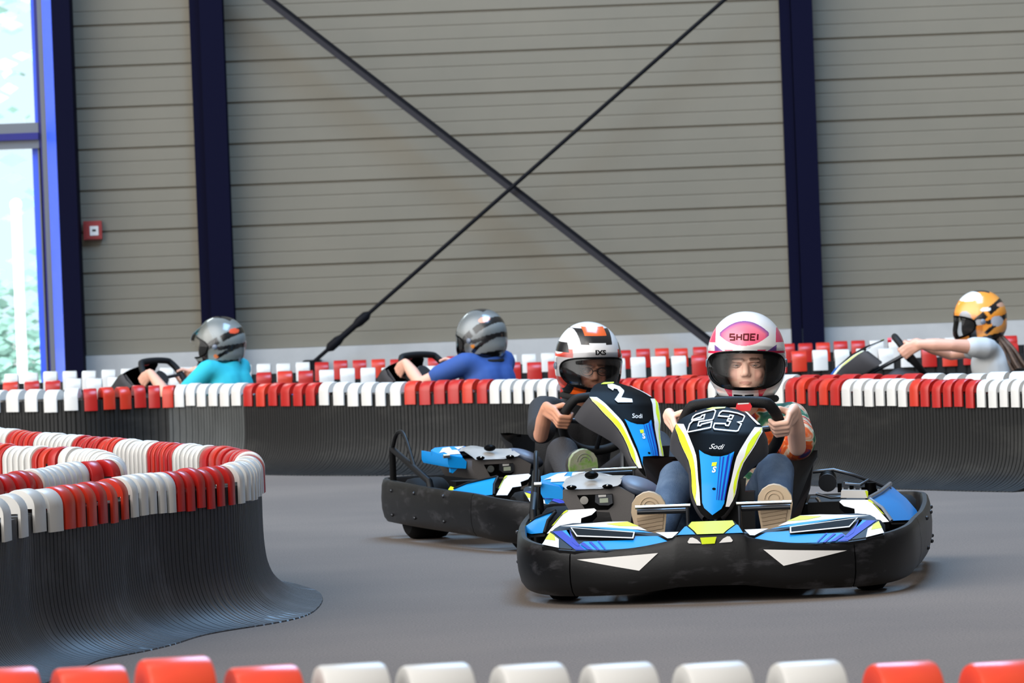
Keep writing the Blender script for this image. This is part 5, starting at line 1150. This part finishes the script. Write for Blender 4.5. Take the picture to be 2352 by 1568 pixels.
caps([(-3.417,35.608,0.0,'w',0.133),(-3.285,35.608,0.0,'w',0.133),(-3.152,35.608,0.0,'w',0.133),(-3.02,35.608,0.0,'w',0.133),(-2.888,35.608,0.0,'w',0.133),(-2.755,35.608,0.0,'w',0.133),(-2.623,35.608,0.0,'w',0.133),(-2.49,35.608,0.0,'w',0.133),(-2.358,35.608,0.0,'w',0.133),(-2.226,35.608,0.0,'w',0.133),(-2.093,35.608,0.0,'w',0.133),(-1.961,35.608,0.0,'w',0.133),(-1.828,35.608,0.0,'w',0.133),(-1.696,35.608,0.0,'w',0.133),(-1.563,35.608,0.0,'w',0.133),(-1.431,35.608,0.0,'w',0.133),(-1.301,35.608,0.0,'r',0.133),(-1.173,35.608,0.0,'r',0.133),(-1.044,35.608,0.0,'r',0.133),(-0.916,35.608,0.0,'r',0.133),(-0.788,35.608,0.0,'r',0.133),(-0.66,35.608,0.0,'r',0.133),(-0.532,35.608,0.0,'r',0.133),(-0.403,35.608,0.0,'r',0.133),(-0.275,35.608,0.0,'r',0.133),(-0.147,35.608,0.0,'r',0.133),(-0.018,35.608,0.0,'w',0.133),(0.111,35.608,0.0,'w',0.133),(0.241,35.608,0.0,'w',0.133),(0.371,35.608,0.0,'w',0.133),(0.5,35.608,0.0,'w',0.133),(0.63,35.608,0.0,'w',0.133),(0.759,35.608,0.0,'r',0.133),(0.889,35.608,0.0,'r',0.133),(1.018,35.608,0.0,'r',0.133),(1.147,35.608,0.0,'r',0.133),(1.277,35.608,0.0,'r',0.133),(1.401,35.608,0.0,'w',0.133),(1.519,35.608,0.0,'w',0.133),(1.638,35.608,0.0,'w',0.133),(1.757,35.608,0.0,'w',0.133),(1.876,35.608,0.0,'r',0.133),(1.996,35.608,0.0,'r',0.133),(2.116,35.608,0.0,'r',0.133),(2.236,35.608,0.0,'r',0.133),(2.356,35.608,0.0,'r',0.133),(2.48,35.608,0.0,'w',0.133),(2.608,35.608,0.0,'w',0.133),(2.737,35.608,0.0,'w',0.133),(2.865,35.608,0.0,'w',0.133),(2.994,35.608,0.0,'w',0.133),(3.122,35.608,0.0,'w',0.133),(3.25,35.608,0.0,'w',0.133),(3.393,35.608,0.0,'r',0.133),(3.548,35.608,0.0,'r',0.133)], 'barrier below the back wall', 'caps on the barrier below the back wall')
caps(FG, 'foreground barrier', 'caps on the foreground barrier', jit=0, bright=True)

# ------------------------------------------------------------------ karts and drivers
def place(o, x, y, deg): o.location = (x, y, 0); o.rotation_euler = (0, 0, radians(deg)); return o
k23 = place(make_kart('23', 'nearest blue, white and lime racing kart numbered 23', radians(4.5)), 0.608, 16.67, -4.5)
k2 = place(make_kart('2', 'blue, white and lime racing kart with a white 2, behind kart 23', radians(4), .004, panel_yaw=radians(9), wheel_off=Vector((-.085, 0, -.045)), panel_scale=1.07), 0.63, 19.95, 16)
kf = make_kart('', 'distant racing kart of the driver in the turquoise shirt')
FK = [(-2.782,31.844,-127,0.711,1.04),(-1.085,30.35,-136,0.71,1.06),(1.341,29.692,-94,0.704,1.0)]
place(kf, *FK[0][:3])
kb = copy_tree(kf); tag(kb, 'distant racing kart of the driver in the royal blue shirt'); place(kb, *FK[1][:3])
kr = copy_tree(kf); tag(kr, 'distant racing kart of the driver with the ponytail, lime panel edge showing'); place(kr, *FK[2][:3])
for q in (kf, kb, kr): q['group'] = 'distant karts'
SOLEB = mat('beige_sole', C(190, 168, 140), .7); SOLEB2 = mat('beige_tread', C(168, 146, 120), .7)
SOLEG = mat('grey_green_sole', C(150, 150, 128), .7, noise=(14, C(110, 148, 60), .45, .6)); SOLEG2 = mat('grey_tread', C(120, 122, 108), .7)
SHOE = mat('dark_shoe', C(52, 50, 50), .7)
JEANS = mat('blue_denim', C(62, 84, 112), .8, noise=(9, C(98, 118, 142), .42, .75), bump=(300, .3))
DARKTR = mat('dark_trousers', C(50, 50, 54), .8, bump=(200, .3))
def tiedye():
    m = mat('tie_dye_cotton', C(225, 214, 190), .8); nt = m.node_tree; b = nt.nodes['Principled BSDF']
    tc = nt.nodes.new('ShaderNodeTexCoord'); n = nt.nodes.new('ShaderNodeTexNoise'); n.inputs['Scale'].default_value = 7.5; n.inputs['Detail'].default_value = 3; n.inputs['Distortion'].default_value = 1.5
    r = nt.nodes.new('ShaderNodeValToRGB'); e = r.color_ramp.elements
    st = [(.25, C(24, 70, 60)), (.38, C(52, 120, 84)), (.44, C(228, 216, 190)), (.50, C(226, 104, 30)), (.57, C(200, 66, 28)), (.63, C(70, 58, 110)), (.72, C(40, 36, 74))]
    while len(e) < len(st): e.new(.5)
    for q, (p, c) in zip(e, st): q.position = p; q.color = c
    nt.links.new(tc.outputs['Object'], n.inputs['Vector']); nt.links.new(n.outputs['Fac'], r.inputs['Fac']); nt.links.new(r.outputs['Color'], b.inputs['Base Color'])
    return m
I3 = Matrix.Identity(3)
E3 = lambda x, y, z: Euler((x, y, z)).to_matrix()
d = make_driver('young driver in white and pink helmet and tie-dye shirt steering kart 23', dict(key='a', hz=-.002, voxel=.0034, kid=True, lean=.085, size=1.0, head=(.094, 1.30, .766), hrot=E3(0, radians(2), 0), skin=C(246, 198, 174),
    elbow={1: (.262, 1.09, .448), -1: (-.085, 1.24, .45)}, knee={1: (.19, .90, .375), -1: (-.14, .90, .36)}, foot={1: (.197, .385, .355), -1: (-.212, .385, .345)}, sleeve=.80, cuff=.070, shw=.165,
    shirt=tiedye(), trousers=JEANS, sole=SOLEB, tread=SOLEB2, shoe=SHOE, pattern=pat_pink, marks=marks_shoei, visor='clear'))
d.location = k23.location; d.rotation_euler = k23.rotation_euler
d = make_driver('driver in white, black and orange helmet and dark shirt steering kart with white 2', dict(key='b', voxel=.0034, kid=True, lean=.03, size=.95, wheel_off=Vector((-.085, 0, -.045)), head=(.035, 1.30, .705), hrot=E3(radians(4), radians(2), radians(2)), skin=C(206, 146, 116),
    elbow={1: (.22, 1.16, .41), -1: (-.235, 1.10, .417)}, knee={1: (.19, .92, .36), -1: (-.20, .92, .35)}, foot={1: (.20, .40, .36), -1: (-.23, .52, .375)}, sleeve=.8,
    shirt=mat('black_cotton', C(36, 36, 38), .85, bump=(200, .3)), trousers=DARKTR, sole=SOLEG, tread=SOLEG2, shoe=SHOE, pattern=pat_orange_black, marks=marks_ixs, visor='smoke', glasses=True))
d.location = k2.location; d.rotation_euler = k2.rotation_euler
FD = [('driver in turquoise shirt and silver helmet with raised visor, seen from behind', dict(key='c', shirt=mat('turquoise_cotton', C(36, 172, 186), .8), pattern=pat_silver, visor_up=-.62, hrot=E3(radians(-8), 0, radians(20)), elbow={1: (.29, 1.18, .36), -1: (-.27, 1.16, .38)}, wheel_off=Vector((0, .02, -.03))), kf),
      ('driver in royal blue shirt and grey helmet, seen from behind', dict(key='d', shirt=mat('royal_blue_cotton', C(40, 74, 138), .8), pattern=pat_grey, visor_up=0, hrot=E3(radians(2), 0, radians(8)), elbow={1: (.30, 1.12, .46), -1: (-.27, 1.16, .40)}), kb),
      ('driver in pale grey shirt and orange helmet with brown ponytail, arm stretched forward', dict(key='e', shirt=mat('grey_cotton', C(186, 188, 188), .8), pattern=pat_orange, visor_up=0, hrot=E3(radians(2), 0, 0), elbow={1: (.24, 1.15, .56), -1: (-.22, 1.15, .50)}, ponytail=True, sleeve=.4), kr)]
for (lb, cfg, kk), fk in zip(FD, FK):
    base = dict(voxel=.0065, lean=.0, upright=.10, size=fk[4], head=(.0, 1.32, fk[3]), skin=C(222, 166, 142), knee={1: (.2, .85, .37), -1: (-.2, .85, .37)}, foot={1: (.2, .39, .35), -1: (-.2, .39, .35)}, trousers=DARKTR, sole=SOLEB, tread=SOLEB2, shoe=SHOE, visor='clear')
    base.update(cfg)
    d = make_driver(lb, base); d.location = kk.location; d.rotation_euler = kk.rotation_euler
